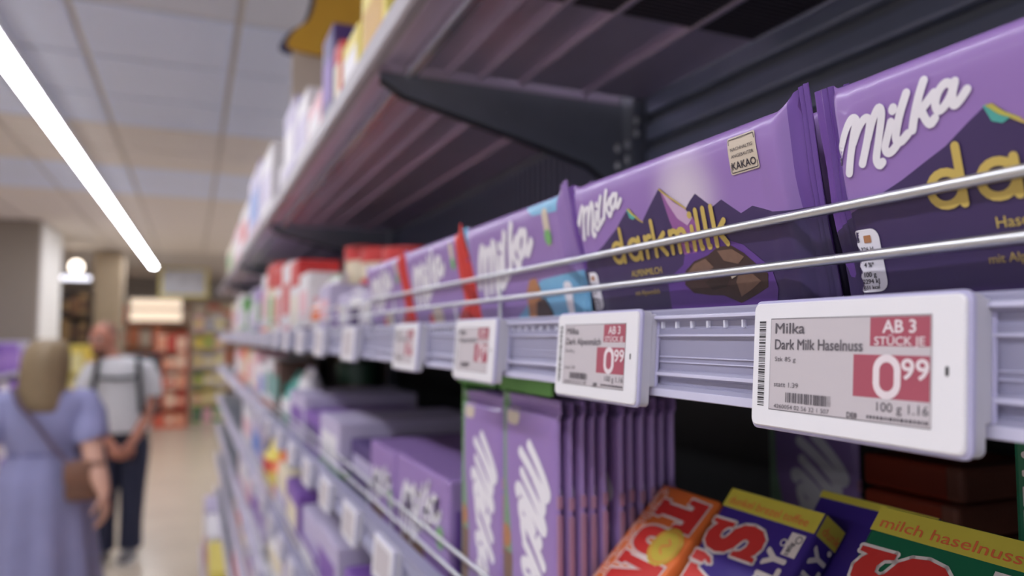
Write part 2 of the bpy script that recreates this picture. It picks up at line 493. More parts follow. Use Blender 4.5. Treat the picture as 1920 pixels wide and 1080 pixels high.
# lilac film with the printed pale sunrise glow of the dark bars
def glow_mat():
    m = mat('wrap_lilac_sunrise', (150, 117, 184), rough=0.33, var=0.03, scale=40, coat=0.15)
    nt = m.node_tree; b = nt.nodes['Principled BSDF']
    src = b.inputs['Base Color'].links[0].from_socket
    tc = nt.nodes.new('ShaderNodeTexCoord')
    vm = nt.nodes.new('ShaderNodeVectorMath'); vm.operation = 'DISTANCE'
    vm.inputs[1].default_value = (.104, 0, .062)
    nt.links.new(tc.outputs['Object'], vm.inputs[0])
    mr = nt.nodes.new('ShaderNodeMapRange'); mr.interpolation_type = 'SMOOTHERSTEP'
    mr.inputs[1].default_value = .0; mr.inputs[2].default_value = .032
    mr.inputs[3].default_value = .75; mr.inputs[4].default_value = 0
    nt.links.new(vm.outputs['Value'], mr.inputs[0])
    mx = nt.nodes.new('ShaderNodeMix'); mx.data_type = 'RGBA'
    nt.links.new(mr.outputs[0], mx.inputs[0]); nt.links.new(src, mx.inputs[6])
    mx.inputs[7].default_value = lin((226, 216, 226))
    nt.links.new(mx.outputs[2], b.inputs['Base Color'])
    return m
P_GLOW = glow_mat()

BL, BH, BT = .172, .083, .0105
def smooth01(x):
    x = max(0., min(1., x)); return x*x*(3-2*x)
def bar_env(s):
    return smooth01((s - .0070) / .0048) * smooth01((BL - .0070 - s) / .0060)
def bar_point(s, t, side=-1, lift=0.0, seed=0.0):
    """a point of the wrapper; side -1 is the printed front"""
    e = bar_env(s)
    P = max(0., 1 - abs(2*t/BH - 1)**10) ** .5
    near_end = 1 - smooth01((min(s, BL - s) - .004) / .030)
    w = noise.noise(Vector((s*130 + seed, t*45, seed))) * .0016 * near_end
    w += noise.noise(Vector((s*40 + seed*2, t*38, 3.1 + seed))) * .0007 * (0.35 + .65*near_end)
    fin = 1 - e
    crimp = .0006*math.sin(s*2*math.pi/.0021)*smooth01((fin - .9)*10)
    tt = (t - BH/2)*(1 + .045*fin*fin) + BH/2
    if s > BL/2: tt += .0045*smooth01((s - BL + .014)/.012)*smooth01((t/BH - .72)/.28)
    y = BT/2 + side*(BT/2*e*P + .0002) + (w if e*P > .02 or True else 0)*(1 if side < 0 else .6) + crimp
    y += fin*fin*.004*noise.noise(Vector((seed*3.3, t*20, 1.0 if s < BL/2 else 9.0)))
    return (s, y + side*lift, tt)

def interp(tab, x):
    if x <= tab[0][0]: return tab[0][1]
    for (a, p), (b, q) in zip(tab, tab[1:]):
        if x <= b: return p + (q - p)*(x - a)/(b - a)
    return tab[-1][1]

RIDGE_DARK = [(0,37),(7,41),(21,45.5),(32,49.5),(40,53),(47,56),(54,60.5),(60,64),(61.5,64),(66,59.5),(70,56),(72,57.8),(81.3,64.5),(87.6,68.9),(88.6,68.6),(94.6,63.8),(103.8,57.4),(106.8,59.7),(111.3,62.3),(120.5,55.2),(126.7,57.2),(136.4,50.2),(143.1,52.0),(152.6,48.3),(172,46.2)]
RIDGE_BLUE = [(0,7),(50,8),(75,13),(95,21),(112,33),(125,37),(172,39)]
RIDGE_RED = [(0,5),(40,6),(70,9),(100,14),(120,12),(135,17),(150,26),(172,30)]
RIDGE_NUT = [(0,9),(30,9),(60,10),(80,15),(110,20),(140,20),(172,12)]

def wrapper_mesh(ridge, mats, seed=0.0, fins=(0, 0), finw=.0095):
    """mats: upper print, lower print, back; fins: material slots of the two sealed ends"""
    mb = MB()
    S = []
    n = 150
    for i in range(n + 1): S.append(BL*i/n)
    S += [p[0]/1000 for p in ridge if 0 < p[0] < 172]
    S = sorted(set(round(x, 5) for x in S))
    n1, n2 = 10, 10
    rows = []
    for s in S:
        rd = max(.0008, min(BH - .001, interp(ridge, s*1000)/1000))
        col = []
        for j in range(n1 + 1):
            q = j/n1; q = 1 - (1-q)**1.6
            q = j/n1 if j == n1 else q*.0 + (j/n1)**1.5
            col.append(rd*q)
        for j in range(1, n2 + 1):
            q = 1 - (1 - j/n2)**1.7
            col.append(rd + (BH - rd)*q)
        rows.append(col)
    K = n1 + n2 + 1
    vs = [bar_point(s, t, -1, 0, seed) for s, col in zip(S, rows) for t in col]
    fs = []; ms = []
    for i in range(len(S) - 1):
        sm = (S[i] + S[i+1])/2
        for j in range(K - 1):
            fs.append((i*K+j, (i+1)*K+j, (i+1)*K+j+1, i*K+j+1))
            m = 1 if j < n1 else 0
            if sm < .0078 and fins[0] and (j >= n1 or fins[1] != fins[0]): m = fins[0]
            if sm > BL - finw and fins[1] and (j >= n1 or fins[1] != fins[0]): m = fins[1]
            ms.append(m)
    o = len(vs)
    KB = 9
    for s, col in zip(S, rows):
        for j in range(KB):
            t = BH*j/(KB-1)
            vs.append(bar_point(s, t, 1, 0, seed))
    for i in range(len(S) - 1):
        for j in range(KB - 1):
            fs.append((o+i*KB+j, o+i*KB+j+1, o+(i+1)*KB+j+1, o+(i+1)*KB+j)); ms.append(2)
        fs.append((i*K, o+i*KB, o+(i+1)*KB, (i+1)*K)); ms.append(2)
        fs.append((i*K+K-1, (i+1)*K+K-1, o+(i+1)*KB+KB-1, o+i*KB+KB-1)); ms.append(0)
    mb.v = vs; mb.f = fs; mb.m = ms
    return mesh_of(mb, 'wrapper', mats, smooth=True, ang=75)

LOGO = [  # brush-script brand lettering, millimetres on the wrapper
    ([(11.4,59.3),(13.4,63.5),(16.3,68.1),(19.0,70.6),(20.3,69.6),(18.9,66.0),(16.7,60.3),(15.2,55.4)], 2.7),
    ([(18.2,63.5),(20.6,67.4),(23.2,69.6),(24.6,68.4),(22.6,62.9),(20.1,57.1)], 2.5),
    ([(22.9,63.5),(25.6,68.3),(28.3,71.2),(29.0,69.3),(26.6,62.8),(24.8,57.7),(25.4,55.6),(26.6,56.2)], 2.6),
    ([(31.5,66.4),(29.8,63.2),(28.2,60.0),(28.7,58.4),(30.3,58.6),(32.4,60.1)], 2.5),
    ([(32.6,69.4),(32.9,69.9)], 2.8),
    ([(37.5,72.7),(34.6,67.7),(32.4,62.9),(32.3,60.8),(33.8,60.6),(36.0,62.0)], 2.6),
    ([(42.9,74.4),(40.8,70.5),(38.7,65.8),(37.5,62.6)], 2.6),
    ([(45.3,70.4),(42.9,68.6),(40.1,66.4)], 2.5),
    ([(41.0,67.1),(41.7,64.7),(42.8,62.9),(44.4,64.0)], 2.5),
    ([(50.6,70.7),(48.8,71.9),(46.6,70.4),(45.2,67.7),(45.5,65.7),(47.2,66.1),(49.5,68.3),(51.2,71.3)], 2.4),
    ([(51.2,71.6),(50.0,68.4),(49.9,65.9),(51.5,66.5),(54.0,68.7)], 2.4)]

def put_logo(mb, fm, sc=1.0, dx=0, dy=0, sk=1.0, layer=3, rot=0.0, fat=1.0):
    cx, cy = 32.0, 64.5
    ca, sa = math.cos(rot), math.sin(rot)
    for pts, w in LOGO:
        q = []
        for x, y in pts:
            x, y = (x - cx)*sc*sk, (y - cy)*sc
            q.append(((x*ca - y*sa + cx + dx)/1000, (x*sa + y*ca + cy + dy)/1000))
        art_stroke(mb, fm, q, w*sc*fat/1000, layer, True, k=5)

def geo_word(mb, fm, items, base, xh, asc, w, layer=3):
    """rounded geometric lower-case letters; items: (letter, x, width) in millimetres"""
    k = .001
    def st(p, closed=False, sm=False): art_stroke(mb, fm, [(a*k, b*k) for a, b in p], w*k, layer, sm, closed)
    def arc(cx, cy, rx, ry, a0, a1, n=18): return [(cx+rx*math.cos(R(a0+(a1-a0)*i/n)), cy+ry*math.sin(R(a0+(a1-a0)*i/n))) for i in range(n+1)]
    h = w/2
    for ch, x, wd in items:
        x0, x1 = x + h, x + wd - h; b, t = base + h, base + xh - h; cx = (x0+x1)/2; cy = (b+t)/2; ry = (t-b)/2
        if ch in 'da':
            st(arc(cx, cy, (x1-x0)/2, ry, 0, 342), closed=True)
            st([(x1, b - .2), (x1, (base + asc - h) if ch == 'd' else t + .3)])
        elif ch == 'r':
            st([(x0, b), (x0, t)]); st(arc(x0 + (x1-x0), cy - .2*ry, x1-x0, ry*1.2, 180, 75))
        elif ch == 'k':
            st([(x0, b), (x0, base + asc - h)]); st([(x1, t), (x0 + .3, cy - .5)]); st([(x0 + (x1-x0)*.35, cy + .4), (x1, b)])
        elif ch == 'm':
            st([(x0, b), (x0, t)])
            xm = (x0+x1)/2
            for p, q in ((x0, xm), (xm, x1)):
                st(arc((p+q)/2, t - (q-p)/2, (q-p)/2, (q-p)/2, 180, 0) + [(q, b)])
        elif ch == 'i':
            st([(x0, b), (x0, t)]); art_poly(mb, fm, disc((x0*k, (base+asc-2*h)*k), w*.62*k), layer, sub=0)
        elif ch == 'l':
            st([(x0, base + asc - h), (x0, b + 1.2), (x0 + .9, b)], sm=True)

def nut_pill(root, fm, a0=9.5, b0=16.5, a1=20.5, b1=36.6):
    k = .001
    mb = MB(); art_poly(mb, fm, rrect(a0*k, b0*k, a1*k, b1*k, 3.2*k, 5), 2)
    p = obj('nutrition_panel', mb, K_WHITE, root)
    mb = MB()
    for txt, y, sz, x in (('3', 32.6, 1.6, 12.1), ('326 kJ', 29.5, 1.5, 15), ('78 kcal', 27.2, 1.3, 15), ('4 %*', 24.6, 1.5, 15), ('100 g', 21.4, 1.6, 15), ('2294 kJ', 19.3, 1.5, 15), ('551 kcal', 17.5, 1.2, 15)):
        art_text(mb, fm, txt, x*k, y*k, sz*k, 3, align='c', bold=.008)
    obj('lettering', mb, K_INK, p)
    mb = MB(); art_poly(mb, fm, rrect(14.2*k, 32.2*k, 17.2*k, 34.6*k, .2*k, 1), 3, sub=0)
    obj('portion_mark', mb, K_NUT, p)

def bar_root(y_left, x0=.203, lean=12, z=-.002, up=False):
    return empty('chocolate_bar', (x0 + .002*math.tan(R(lean)), y_left, HC + z), (R(lean), 0, -math.pi/2))

def dark_bar(y_left, lines, seed, label, x0=.203, lean=12, full=True):
    r = bar_root(y_left, x0, lean); tag(r, label, 'chocolate bar', 'bars in the front row of the middle shelf')
    fm = lambda a, b, l: bar_point(a, b, -1, .00016*l, seed)
    obj('wrapper', wrapper_mesh(RIDGE_DARK, [P_GLOW, P_DARK, P_MID, P_MID], seed, (3, 3)), None, r)
    k = .001
    def poly(name, pts, m, layer, parent=r):
        mb = MB(); art_poly(mb, fm, [(a*k, b*k) for a, b in pts], layer); return obj(name, mb, m, parent)
    pic = poly('mountain_picture', [(88.3,68.2),(98,60.2),(107,53.5),(110,46),(106,38),(97,38),(94,45),(91,54)], K_PINK, 1)
    poly('mountain_light', [(89.5,67),(96,61.5),(103.5,57.0),(107.3,52.8),(103,50),(97,54),(92.5,61)], mat('print_pale_rose', (196, 164, 196), rough=.4), 2, pic)
    mb = MB(); art_stroke(mb, fm, [(a*k, b*k) for a, b in [(88.2,68.3),(92,65.4),(98,61.4),(104,57.2)]], .0008, 3)
    art_stroke(mb, fm, [(a*k, b*k) for a, b in [(61.5,63.6),(64,61),(67.5,58),(71,56)]], .0007, 3)
    obj('golden_ridge_line', mb, K_GOLD, pic)
    poly('snow_cap', [(59.2,63.8),(60.6,64.0),(62.5,62.2),(65.4,60.2),(66.0,59.2),(63.4,58.2),(60.8,59.4)], K_TEAL, 2, pic)
    poly('snow_edge', [(59.8,63.9),(61.4,63.9),(64.5,61.0),(68.5,58.2),(67.8,57.9),(63.0,60.6)], mat('print_lime', (186, 178, 84), rough=.4), 3, pic)
    poly('violet_band', [(80,8),(81.5,27.8),(94.9,33.7),(100,43),(112,46),(134.5,38.1),(147,28),(149,20),(146,12),(138,6)], K_LILAC2, 1)
    ch = poly('chocolate_picture', [(93.8,25),(96,31),(102.8,34.5),(112,36),(120,39),(128,38.5),(134,35),(138,31.5),(145,26),(144,20.9),(136,18),(127.6,15.5),(118,19),(109.4,19.5),(99,21)], K_BROWN, 2)
    poly('chocolate_face', [(97,30),(103,33.5),(111,35),(115,31),(108,28),(101,27)], K_BROWN2, 3, ch)
    poly('chocolate_face', [(119,37.4),(128,37.2),(134,33.5),(130,31),(122,33)], K_BROWN2, 3, ch)
    poly('chocolate_face', [(108,25),(116,28.5),(124,26.5),(121,22.5),(112,21.5)], K_BROWN3, 3, ch)
    poly('chocolate_face', [(127,24),(130,28.5),(137,26.5),(141,23.5),(135,20.5),(128.5,18)], K_BROWN2, 3, ch)
    poly('chocolate_face', [(124,29),(131,29.8),(128,26.4),(125,25.5)], K_BEIGE, 4, ch)
    mb = MB(); put_logo(mb, fm, 1.07, .5, .3, fat=.95); obj('brand_logo', mb, K_WHITE, r)
    mb = MB()
    geo_word(mb, fm, [('d',39.2,12),('a',54.0,12),('r',68.8,6),('k',76,10.5),('m',88.6,13),('i',104.3,3),('l',108.6,3),('l',113.4,3),('k',118.6,9)], 38.4, 11.8, 18.3, 2.5)
    obj('variety_lettering', mb, K_GOLD, r)
    mb = MB()
    for i, t in enumerate(lines):
        art_text(mb, fm, t, (64 if i else 66)*k, (31.4 - 4.6*i)*k, (3.2 if i == 0 else 2.5)*k, 3, align='c', bold=.004)
    obj('lettering', mb, K_GOLD, r)
    nut_pill(r, fm)
    lb = poly('cocoa_label', rrect(135.6, 65, 151.0, 79, .9, 3), K_BEIGE, 2)
    mb = MB()
    art_text(mb, fm, 'NACHHALTIG', .1433, .0738, .0013, 3, width=.0122, align='c')
    art_text(mb, fm, 'ANGEBAUTER', .1433, .0712, .0013, 3, width=.0122, align='c')
    art_text(mb, fm, 'KAKAO', .1433, .0668, .0029, 3, width=.0128, align='c', bold=.012)
    rr = [(a*k, b*k) for a, b in rrect(136.3, 65.7, 150.3, 78.3, .4, 2)]
    art_stroke(mb, fm, rr, .0003, 3, False, True)
    obj('lettering', mb, K_INK, lb)
    return r

barB = dark_bar(.3628, ['ALPENMILCH', 'Dunkle Schokolade', 'mit Alpenmilch'], 1.7, 'violet dark-milk chocolate bar with cocoa seal whose whole front shows above the wires')
barA = dark_bar(.1876, ['Haselnuss', 'Dunkle Schokolade', 'mit Alpenmilch'], 4.2, 'large violet dark-milk hazelnut chocolate bar cut off by the right edge of the picture')
for src, dy, lb in ((barB, -.004, 'violet chocolate bar hidden behind the whole dark-milk bar, only its beige seal peeking out'), (barA, -.0015, 'violet chocolate bar standing directly behind the large hazelnut bar')):
    c = copy_tree(src, None, (src.location.x + .0145, src.location.y + dy, src.location.z + .0005)); tag(c, lb, 'chocolate bar', 'bars behind the front row of the middle shelf')

def simple_bar(y_left, ridge, mats, fins, seed, label, deco, x0=.203, lean=12, logo=(1.35, 6, -6, .95), z=-.002, group='bars in the front row of the middle shelf'):
    r = bar_root(y_left, x0, lean, z); tag(r, label, 'chocolate bar', group)
    fm = lambda a, b, l: bar_point(a, b, -1, .00018*l, seed)
    obj('wrapper', wrapper_mesh(ridge, mats, seed, fins, .017), None, r)
    mb = MB(); put_logo(mb, fm, *logo); obj('brand_logo', mb, K_WHITE, r)
    k = .001
    for name, pts, m, layer in deco:
        mb = MB(); art_poly(mb, fm, [(a*k, b*k) for a, b in pts], layer); obj(name, mb, m, r)
    return r
SEAL = [('seal', rrect(141, 56, 149, 78, 3.5, 4), K_BEIGE, 2), ('seal_mark', disc((145, 61), 4.6), K_GREENDOT, 3)]
blue_deco = SEAL + [('biscuit_picture', [(98,14),(100,30),(108,38),(117,39),(121,32),(119,18),(110,12)], K_NUT, 2), ('chocolate_picture', [(108,12),(113,24),(125,26),(133,16),(128,9)], K_BROWN, 3),
                    ('nutrition_panel', rrect(152, 10, 160, 34, 3, 4), K_WHITE, 2), ('top_flash', [(128,76),(160,74),(161,82),(118,82)], P_BLUE, 1)]
red_deco = SEAL + [('cream_picture', disc((82, 20), 15, 20, 10), K_BEIGE, 2), ('berry_picture', disc((62, 16), 7), P_RED, 2), ('nutrition_panel', rrect(126, 10, 133, 28, 3, 4), K_WHITE, 2)]
BIG = (2.35, 38, -13, 1.0)
barC = simple_bar(.5345, RIDGE_BLUE, [P_LIGHT, P_BLUE, P_MID, P_BLUE], (3, 0), 8.1, 'violet chocolate bar with sky-blue base and biscuit picture left of the dark-milk bar', blue_deco, logo=BIG)
barD = simple_bar(.7080, RIDGE_RED, [P_LIGHT, P_RED, P_MID, P_RED], (0, 3), 2.9, 'violet chocolate bar with red end and red base beside the blue one', red_deco, logo=BIG)
barE = simple_bar(.8815, RIDGE_RED, [P_LIGHT, P_RED, P_MID, P_RED], (0, 3), 6.4, 'farthest violet chocolate bar with a red end, most blurred of the row', red_deco, logo=BIG)
c = copy_tree(barC, None, (barC.location.x + .0145, barC.location.y - .003, barC.location.z)); tag(c, 'sky-blue and violet chocolate bar standing directly behind the blue one', 'chocolate bar', 'bars behind the front row of the middle shelf')

# ---- bars standing on end in green display cartons on the shelf below
M_gcart = mat('green_card', (104, 160, 84), rough=0.6, var=0.06)
UPR = Matrix(((0, 1, 0), (0, 0, -1), (-1, 0, 0))).to_euler()
nutdeco = [('nutrition_panel', rrect(9, 11, 20, 31, 5, 4), K_BEIGE, 2), ('hazelnut_picture', disc((96, 9), 8), K_NUT, 2), ('chocolate_picture', [(105,2),(106,20),(150,18),(152,2)], K_BROWN2, 2)]
def upright_proto():
    r = empty('chocolate_bar', (0, 0, 0), UPR)
    fm = lambda a, b, l: bar_point(a, b, -1, .00018*l, 5.5)
    obj('wrapper', wrapper_mesh(RIDGE_NUT, [P_LIGHT, P_GREEN, P_MID], 5.5), None, r)
    mb = MB(); put_logo(mb, fm, 2.85, 50, -15.5, .84, fat=.98, rot=R(-15)); obj('brand_logo', mb, K_WHITE, r)
    for name, pts, m, layer in nutdeco:
        mb = MB(); art_poly(mb, fm, [(a*.001, b*.001) for a, b in pts], layer); obj(name, mb, m, r)
    for s0, s1 in ((.056, .064), (.067, .108)):
        obj('edge_print', MB().bbox(s0, s1, BT/2 - .0026, BT/2 + .0026, BH - .0030, BH + .0003, .001), mat('print_mauve', (168, 126, 156), rough=.4), r)
    return r
up0 = upright_proto()
first = [True]
def upright(x, y, z, tilt, label, group='chocolate bars standing on end'):
    if first[0]: r = up0; first[0] = False
    else: r = copy_tree(up0)
    e = (Matrix.Rotation(R(tilt), 4, 'Y') @ UPR.to_matrix().to_4x4()).to_euler()
    r.location = (x, y, HC + z); r.rotation_euler = e; r.scale = (1, .70, 1)
    tag(r, label, 'chocolate bar', group)
L1 = -.211
ORD = ['front', 'second', 'third', 'fourth', 'fifth', 'sixth', 'seventh', 'eighth', 'ninth', 'tenth', 'eleventh']
for i in range(11):
    x = .2005 + .0077*i + (.004 if i > 4 else 0)
    upright(x, .486 - .0006*(i % 3), L1 + .172 - .0015*(i % 2), 0, 'violet and green chocolate bar on end beside the orange bar, %s from the front' % ORD[i].replace('front', 'first'))
for i in range(4):
    upright(.2005 + .0077*i, .571, L1 + .168, 0, 'violet and green chocolate bar on end in the farther green carton, %s from the front' % ORD[i].replace('front', 'first'))
def carton(y0, y1, label):
    r = empty('display_carton', (.26, (y0+y1)/2, HC + L1)); tag(r, label, 'carton', 'green display cartons')
    o = Vector(r.location)
    def p(n, mb):
        mb.v = [(a-o.x, b-o.y, c-o.z) for a, b, c in mb.v]; obj(n, mb, M_gcart, r)
    zt = HC + L1 + .1735
    p('side_wall', MB().box(.2035, .33, y1 - .0012, y1 + .0012, HC + L1, zt + .012))
    p('base', MB().box(.1975, .33, y0, y1 - .002, HC + L1 + .0001, HC + L1 + .0009))
    p('top_strip', MB().box(.1985, .2000, y0 + .004, y1 - .002, zt + .001, zt + .0125))
    p('top_flap', MB().box(.2001, .30, y0 + .004, y1 - .002, zt + .009, zt + .0102))
carton(.399, .4875, 'green display carton frame around the nearer upright violet bars')
carton(.4895, .5745, 'green display carton frame around the farther upright violet bars')

# ---------------------------------------------------------------- thick paper-wrapped bars lying back in their case
T_OR = mat('paper_orange', (232, 116, 50), rough=0.5, var=0.05)
T_PU = mat('paper_purple', (64, 42, 140), rough=0.45, var=0.05)
T_GR = mat('paper_green', (24, 110, 76), rough=0.45, var=0.05)
T_YE = mat('paper_yellow', (204, 190, 70), rough=0.5, var=0.04)
T_RED = mat('print_poster_red', (200, 48, 44), rough=0.45, var=0.05)
T_WH = mat('print_offwhite', (226, 216, 214), rough=0.45, var=0.02)
T_CORAL = mat('print_coral', (226, 110, 66), rough=0.45)
TL, TW, TT = .138, .068, .0165
# chunky poster letters in a 10-unit-high cell: outline loops (with holes), drawn by hand
GLY = {
    'T': (10.2, [[(0,10),(10.2,10),(10.4,5.8),(8.6,5.8),(8.2,7.4),(6.9,7.4),(6.9,1.9),(7.9,1.6),(7.9,0),(2.3,0),(2.3,1.6),(3.3,1.9),(3.3,7.4),(2.0,7.4),(1.6,5.8),(-.2,5.8)]], []),
    'O': (9.4, [rrect(0,0,9.2,10,3.4,5)], [rrect(3.3,2.6,5.9,7.4,1.2,4)]),
    'N': (10.8, [[(0,10),(4.2,10),(7.0,4.4),(7.0,8.2),(6.2,8.4),(6.2,10),(10.6,10),(10.6,8.4),(9.9,8.2),(9.9,0),(6.7,0),(3.2,6.2),(3.2,1.8),(4.1,1.6),(4.1,0),(0,0),(0,1.6),(.6,1.8),(.6,8.2),(0,8.4)]], []),
    'Y': (10.0, [[(-.2,10),(4.4,10),(4.4,8.4),(3.9,8.2),(5.0,5.8),(6.1,8.2),(5.5,8.4),(5.5,10),(10,10),(10,8.4),(9.2,8.2),(6.7,3.8),(6.7,1.8),(7.6,1.6),(7.6,0),(2.4,0),(2.4,1.6),(3.3,1.8),(3.3,3.8),(.7,8.2),(-.2,8.4)]], []),
    "'": (3.2, [[(.2,10.4),(2.9,10.4),(3.0,8.6),(2.2,7.0),(.9,6.4),(.6,7.0),(1.3,7.8),(.2,8.0)]], []),
    'S': (10.0, [[(8.9,10.3),(9.1,6.2),(7.9,6.2),(7.3,7.2),(5.7,7.7),(4.4,7.6),(4.0,7.0),(4.6,6.5),(7.6,5.7),(9.3,4.5),(9.9,2.8),(9.3,1.0),(7.4,-.1),(5.0,-.2),(3.0,.3),(2.3,.8),(2.0,0),(.9,0),(.6,4.1),(1.8,4.1),(2.6,2.9),(4.2,2.3),(5.6,2.3),(6.0,2.9),(5.5,3.4),(2.6,4.3),(.9,5.4),(.1,7.0),(.6,8.9),(2.2,10.0),(4.6,10.2),(6.6,9.7),(7.5,9.2),(7.8,10.3)]], []),
}
def poster_word(mb_red, mb_white, fm, word, a, b, size, adir, layer=2, gap=.8, nar=.52):
    """adir=+1: text runs along +a, else along -a (turned upside down)"""
    k = size/10; x = 0
    for ch in word:
        w, loops, holes = GLY[ch]
        f = lambda p: (a + adir*(p[0] + x)*k*nar, b + adir*p[1]*k)
        L = [[f(p) for p in q] for q in loops]; H = [[f(p) for p in q] for q in holes]
        for q in L + H:
            art_stroke(mb_white, fm, q, .0030, layer, False, True)
            for p in q[::1]: mb_white.add([fm(p[0]+.0015*math.cos(j*math.pi/4), p[1]+.0015*math.sin(j*math.pi/4), layer) for j in range(8)], [tuple(range(8))])
        for q in L: art_poly(mb_red, fm, q, layer + 1, H, sub=0)
        x += w + gap
    return x*k*nar

def thick_bar(xt, ynear_far, zt, lean, m, style, label):
    """xt, zt: top edge of the face; ynear_far: (far, near)"""
    yf, yn = ynear_far; bw = style[3] if len(style) == 4 and style != 'down' else .0113
    el = Vector((math.sin(R(lean)), 0, math.cos(R(lean))))
    # local frame: x along the bar upwards, y across to the far side, z out of the face
    ey = Vector((0, 1, 0)); n = el.cross(ey)
    base = Vector((xt, yn, HC + zt)) - el*TL - n*TT
    r = empty('chocolate_bar')
    mt = Matrix((el, ey, n)).transposed()
    r.location = base; r.rotation_euler = mt.to_euler()
    tag(r, label, 'chocolate bar', 'thick paper-wrapped bars leaning in their case')
    W = yf - yn
    obj('wrapper', MB().bbox(0, TL, 0, W, 0, TT, .0022), m, r, smooth=True, ang=50)
    face = lambda a, b, l: (a, b, TT + .00008 + .00012*l)
    side = lambda a, b, l: (a, -.00008 - .00012*l, b)
    red, wh = MB(), MB()
    if style == 'down':      # reads from the top end downwards
        poster_word(red, wh, face, "TONY'S", TL - .0055, .0432, .0395, -1, 2)
        tx = MB(); art_text(tx, face, 'CHOCOLONELY', TL - .004, W - .0035, .0085, 2, width=.120, bold=.05, ang=math.pi)
        obj('small_lettering', tx, T_WH, r)
        tx = MB(); art_text(tx, face, 'CHOCOLONELY', TL - .004, W - .0035, .0085, 3, width=.120, ang=math.pi)
        obj('small_lettering_fill', tx, T_CORAL, r)
        sm = MB(); art_poly(sm, face, disc((TL - .038, .014), .0125, 24), 5, sub=0)
        st = obj('round_sticker', sm, mat('sticker_olive', (196, 172, 60), rough=.5), r)
        sm = MB(); art_stroke(sm, face, disc((TL - .038, .014), .0105, 24), .0006, 6, False, True); art_stroke(sm, face, [(TL - .043, .013), (TL - .039, .017), (TL - .036, .011), (TL - .033, .015)], .0010, 6)
        obj('sticker_print', sm, T_CORAL, st)
    else:
        ww = poster_word(red, wh, face, "TONY'S", TL - .0150 - .1215, .0255, .0395, 1, 2)
        tx = MB(); art_text(tx, face, 'CHOCOLONELY.', TL - .024 - .108, .0075, .0140, 2, width=.108, bold=.04)
        art_text(tx, side, 'CHOCOLONELY.', TL - .014 - .112, .0030, .0105, 2, width=.112, bold=.04)
        obj('small_lettering', tx, T_WH, r)
        yb = MB(); art_poly(yb, face, [(TL - .0012 - bw, .0005), (TL - .0012, .0005), (TL - .0012, W - .0005), (TL - .0012 - bw, W - .0005)], 1, sub=0)
        art_poly(yb, side, [(TL - .0012 - bw, .001), (TL - .0012, .001), (TL - .0012, TT - .0005), (TL - .0012 - bw, TT - .0005)], 1, sub=0)
        bb = obj('flavour_band', yb, T_YE, r)
        tx = MB()
        if bw > .01: art_text(tx, face, style[0], TL - .0102, W - .004, .0050, 2, width=style[2], bold=.006, ang=R(-90))
        if bw > .01: art_text(tx, side, style[1], TL - .0102, TT - .003, .0050, 2, bold=.006, ang=R(-90), width=.0125)
        if bw > .01: obj('lettering', tx, T_CORAL, bb)
        tg = MB(); art_poly(tg, face, [(TL - .0275, .0035), (TL - .0150, .0035), (TL - .0150, .0125), (TL - .0275, .0125)], 3, sub=0)
        art_stroke(tg, face, disc((TL - .0215, .0142), .0017, 12), .0007, 3, False, True)
        t = obj('weight_label', tg, T_WH, r)
        tx = MB(); art_text(tx, face, '180g', TL - .0268, .0078, .0028, 4, bold=.02); art_stroke(tx, face, disc((TL - .0180, .0062), .0018, 14), .0005, 4, False, True)
        obj('lettering', tx, K_INK, t)
    if bw > .01: obj('poster_outline', wh, T_WH, r); obj('poster_lettering', red, T_RED, r)
    return r
thick_bar(.2820, (.3420, .2745), -.0842, 40, T_PU, ('dunkel brezel toffee', 'dunk', .057), 'purple paper-wrapped bar with yellow flavour band, middle of the three leaning front bars')
thick_bar(.2746, (.3990, .3440), -.0918, 46, T_OR, 'down', 'orange paper-wrapped bar with red poster letters beside the upright violet bars')
thick_bar(.2726, (.2350, .1675), -.0715, 40, T_GR, ('milch haselnuss', 'voll', .058), 'green paper-wrapped bar with yellow flavour band at the lower right corner')
thick_bar(.3080, (.3020, .2345), -.0800, 40, T_PU, ('', '', 0, .0040), 'shaded purple paper-wrapped bar lying behind and between the purple and green ones')
cs = empty('display_case', (.26, .28, HC + L1)); tag(cs, 'dark card display case under the leaning paper-wrapped bars', 'case')
M_case = mat('case_card', (70, 40, 36), rough=.7)
obj('base', MB().box(-.058, .07, -.112, .117, .0003, .0025), M_case, cs)
obj('front_edge', MB().box(-.060, -.0575, -.112, .117, .0003, .030), M_case, cs)
obj('back_rest', MB().extr([(-.035, .0026), (.070, .0026), (.070, .085), (.066, .085)], 'y', -.10, .105), M_case, cs)
# a stack of orange bars lying deeper in the shade, and others standing at the back
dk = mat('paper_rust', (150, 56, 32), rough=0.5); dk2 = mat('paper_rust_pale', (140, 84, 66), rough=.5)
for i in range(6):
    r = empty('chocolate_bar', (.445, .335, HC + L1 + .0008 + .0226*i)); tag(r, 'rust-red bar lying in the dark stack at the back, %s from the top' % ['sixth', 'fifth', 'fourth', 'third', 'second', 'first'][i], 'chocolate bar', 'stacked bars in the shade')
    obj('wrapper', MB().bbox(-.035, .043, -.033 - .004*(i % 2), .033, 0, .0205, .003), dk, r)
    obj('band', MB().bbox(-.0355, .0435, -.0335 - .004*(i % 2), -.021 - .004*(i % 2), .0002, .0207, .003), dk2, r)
upright(.405, .452, L1 + .172, 0, 'violet chocolate bar on end deep in the shade left of the rust-red stack')
gb = empty('chocolate_bar', (.305, .176, HC + L1)); tag(gb, 'dark green bar standing on end at the right edge under the price tag', 'chocolate bar')
obj('wrapper', MB().bbox(0, .018, -.050, .024, 0, .172, .002), T_GR, gb)
tx = MB(); art_text(tx, lambda a, b, l: (-.0001 - .0001*l, -b, a), 'CHOCOLONELY.', .03, -.020, .016, 1, width=.135, bold=.02)
tx.v = [(x, y, z) for x, y, z in tx.v]
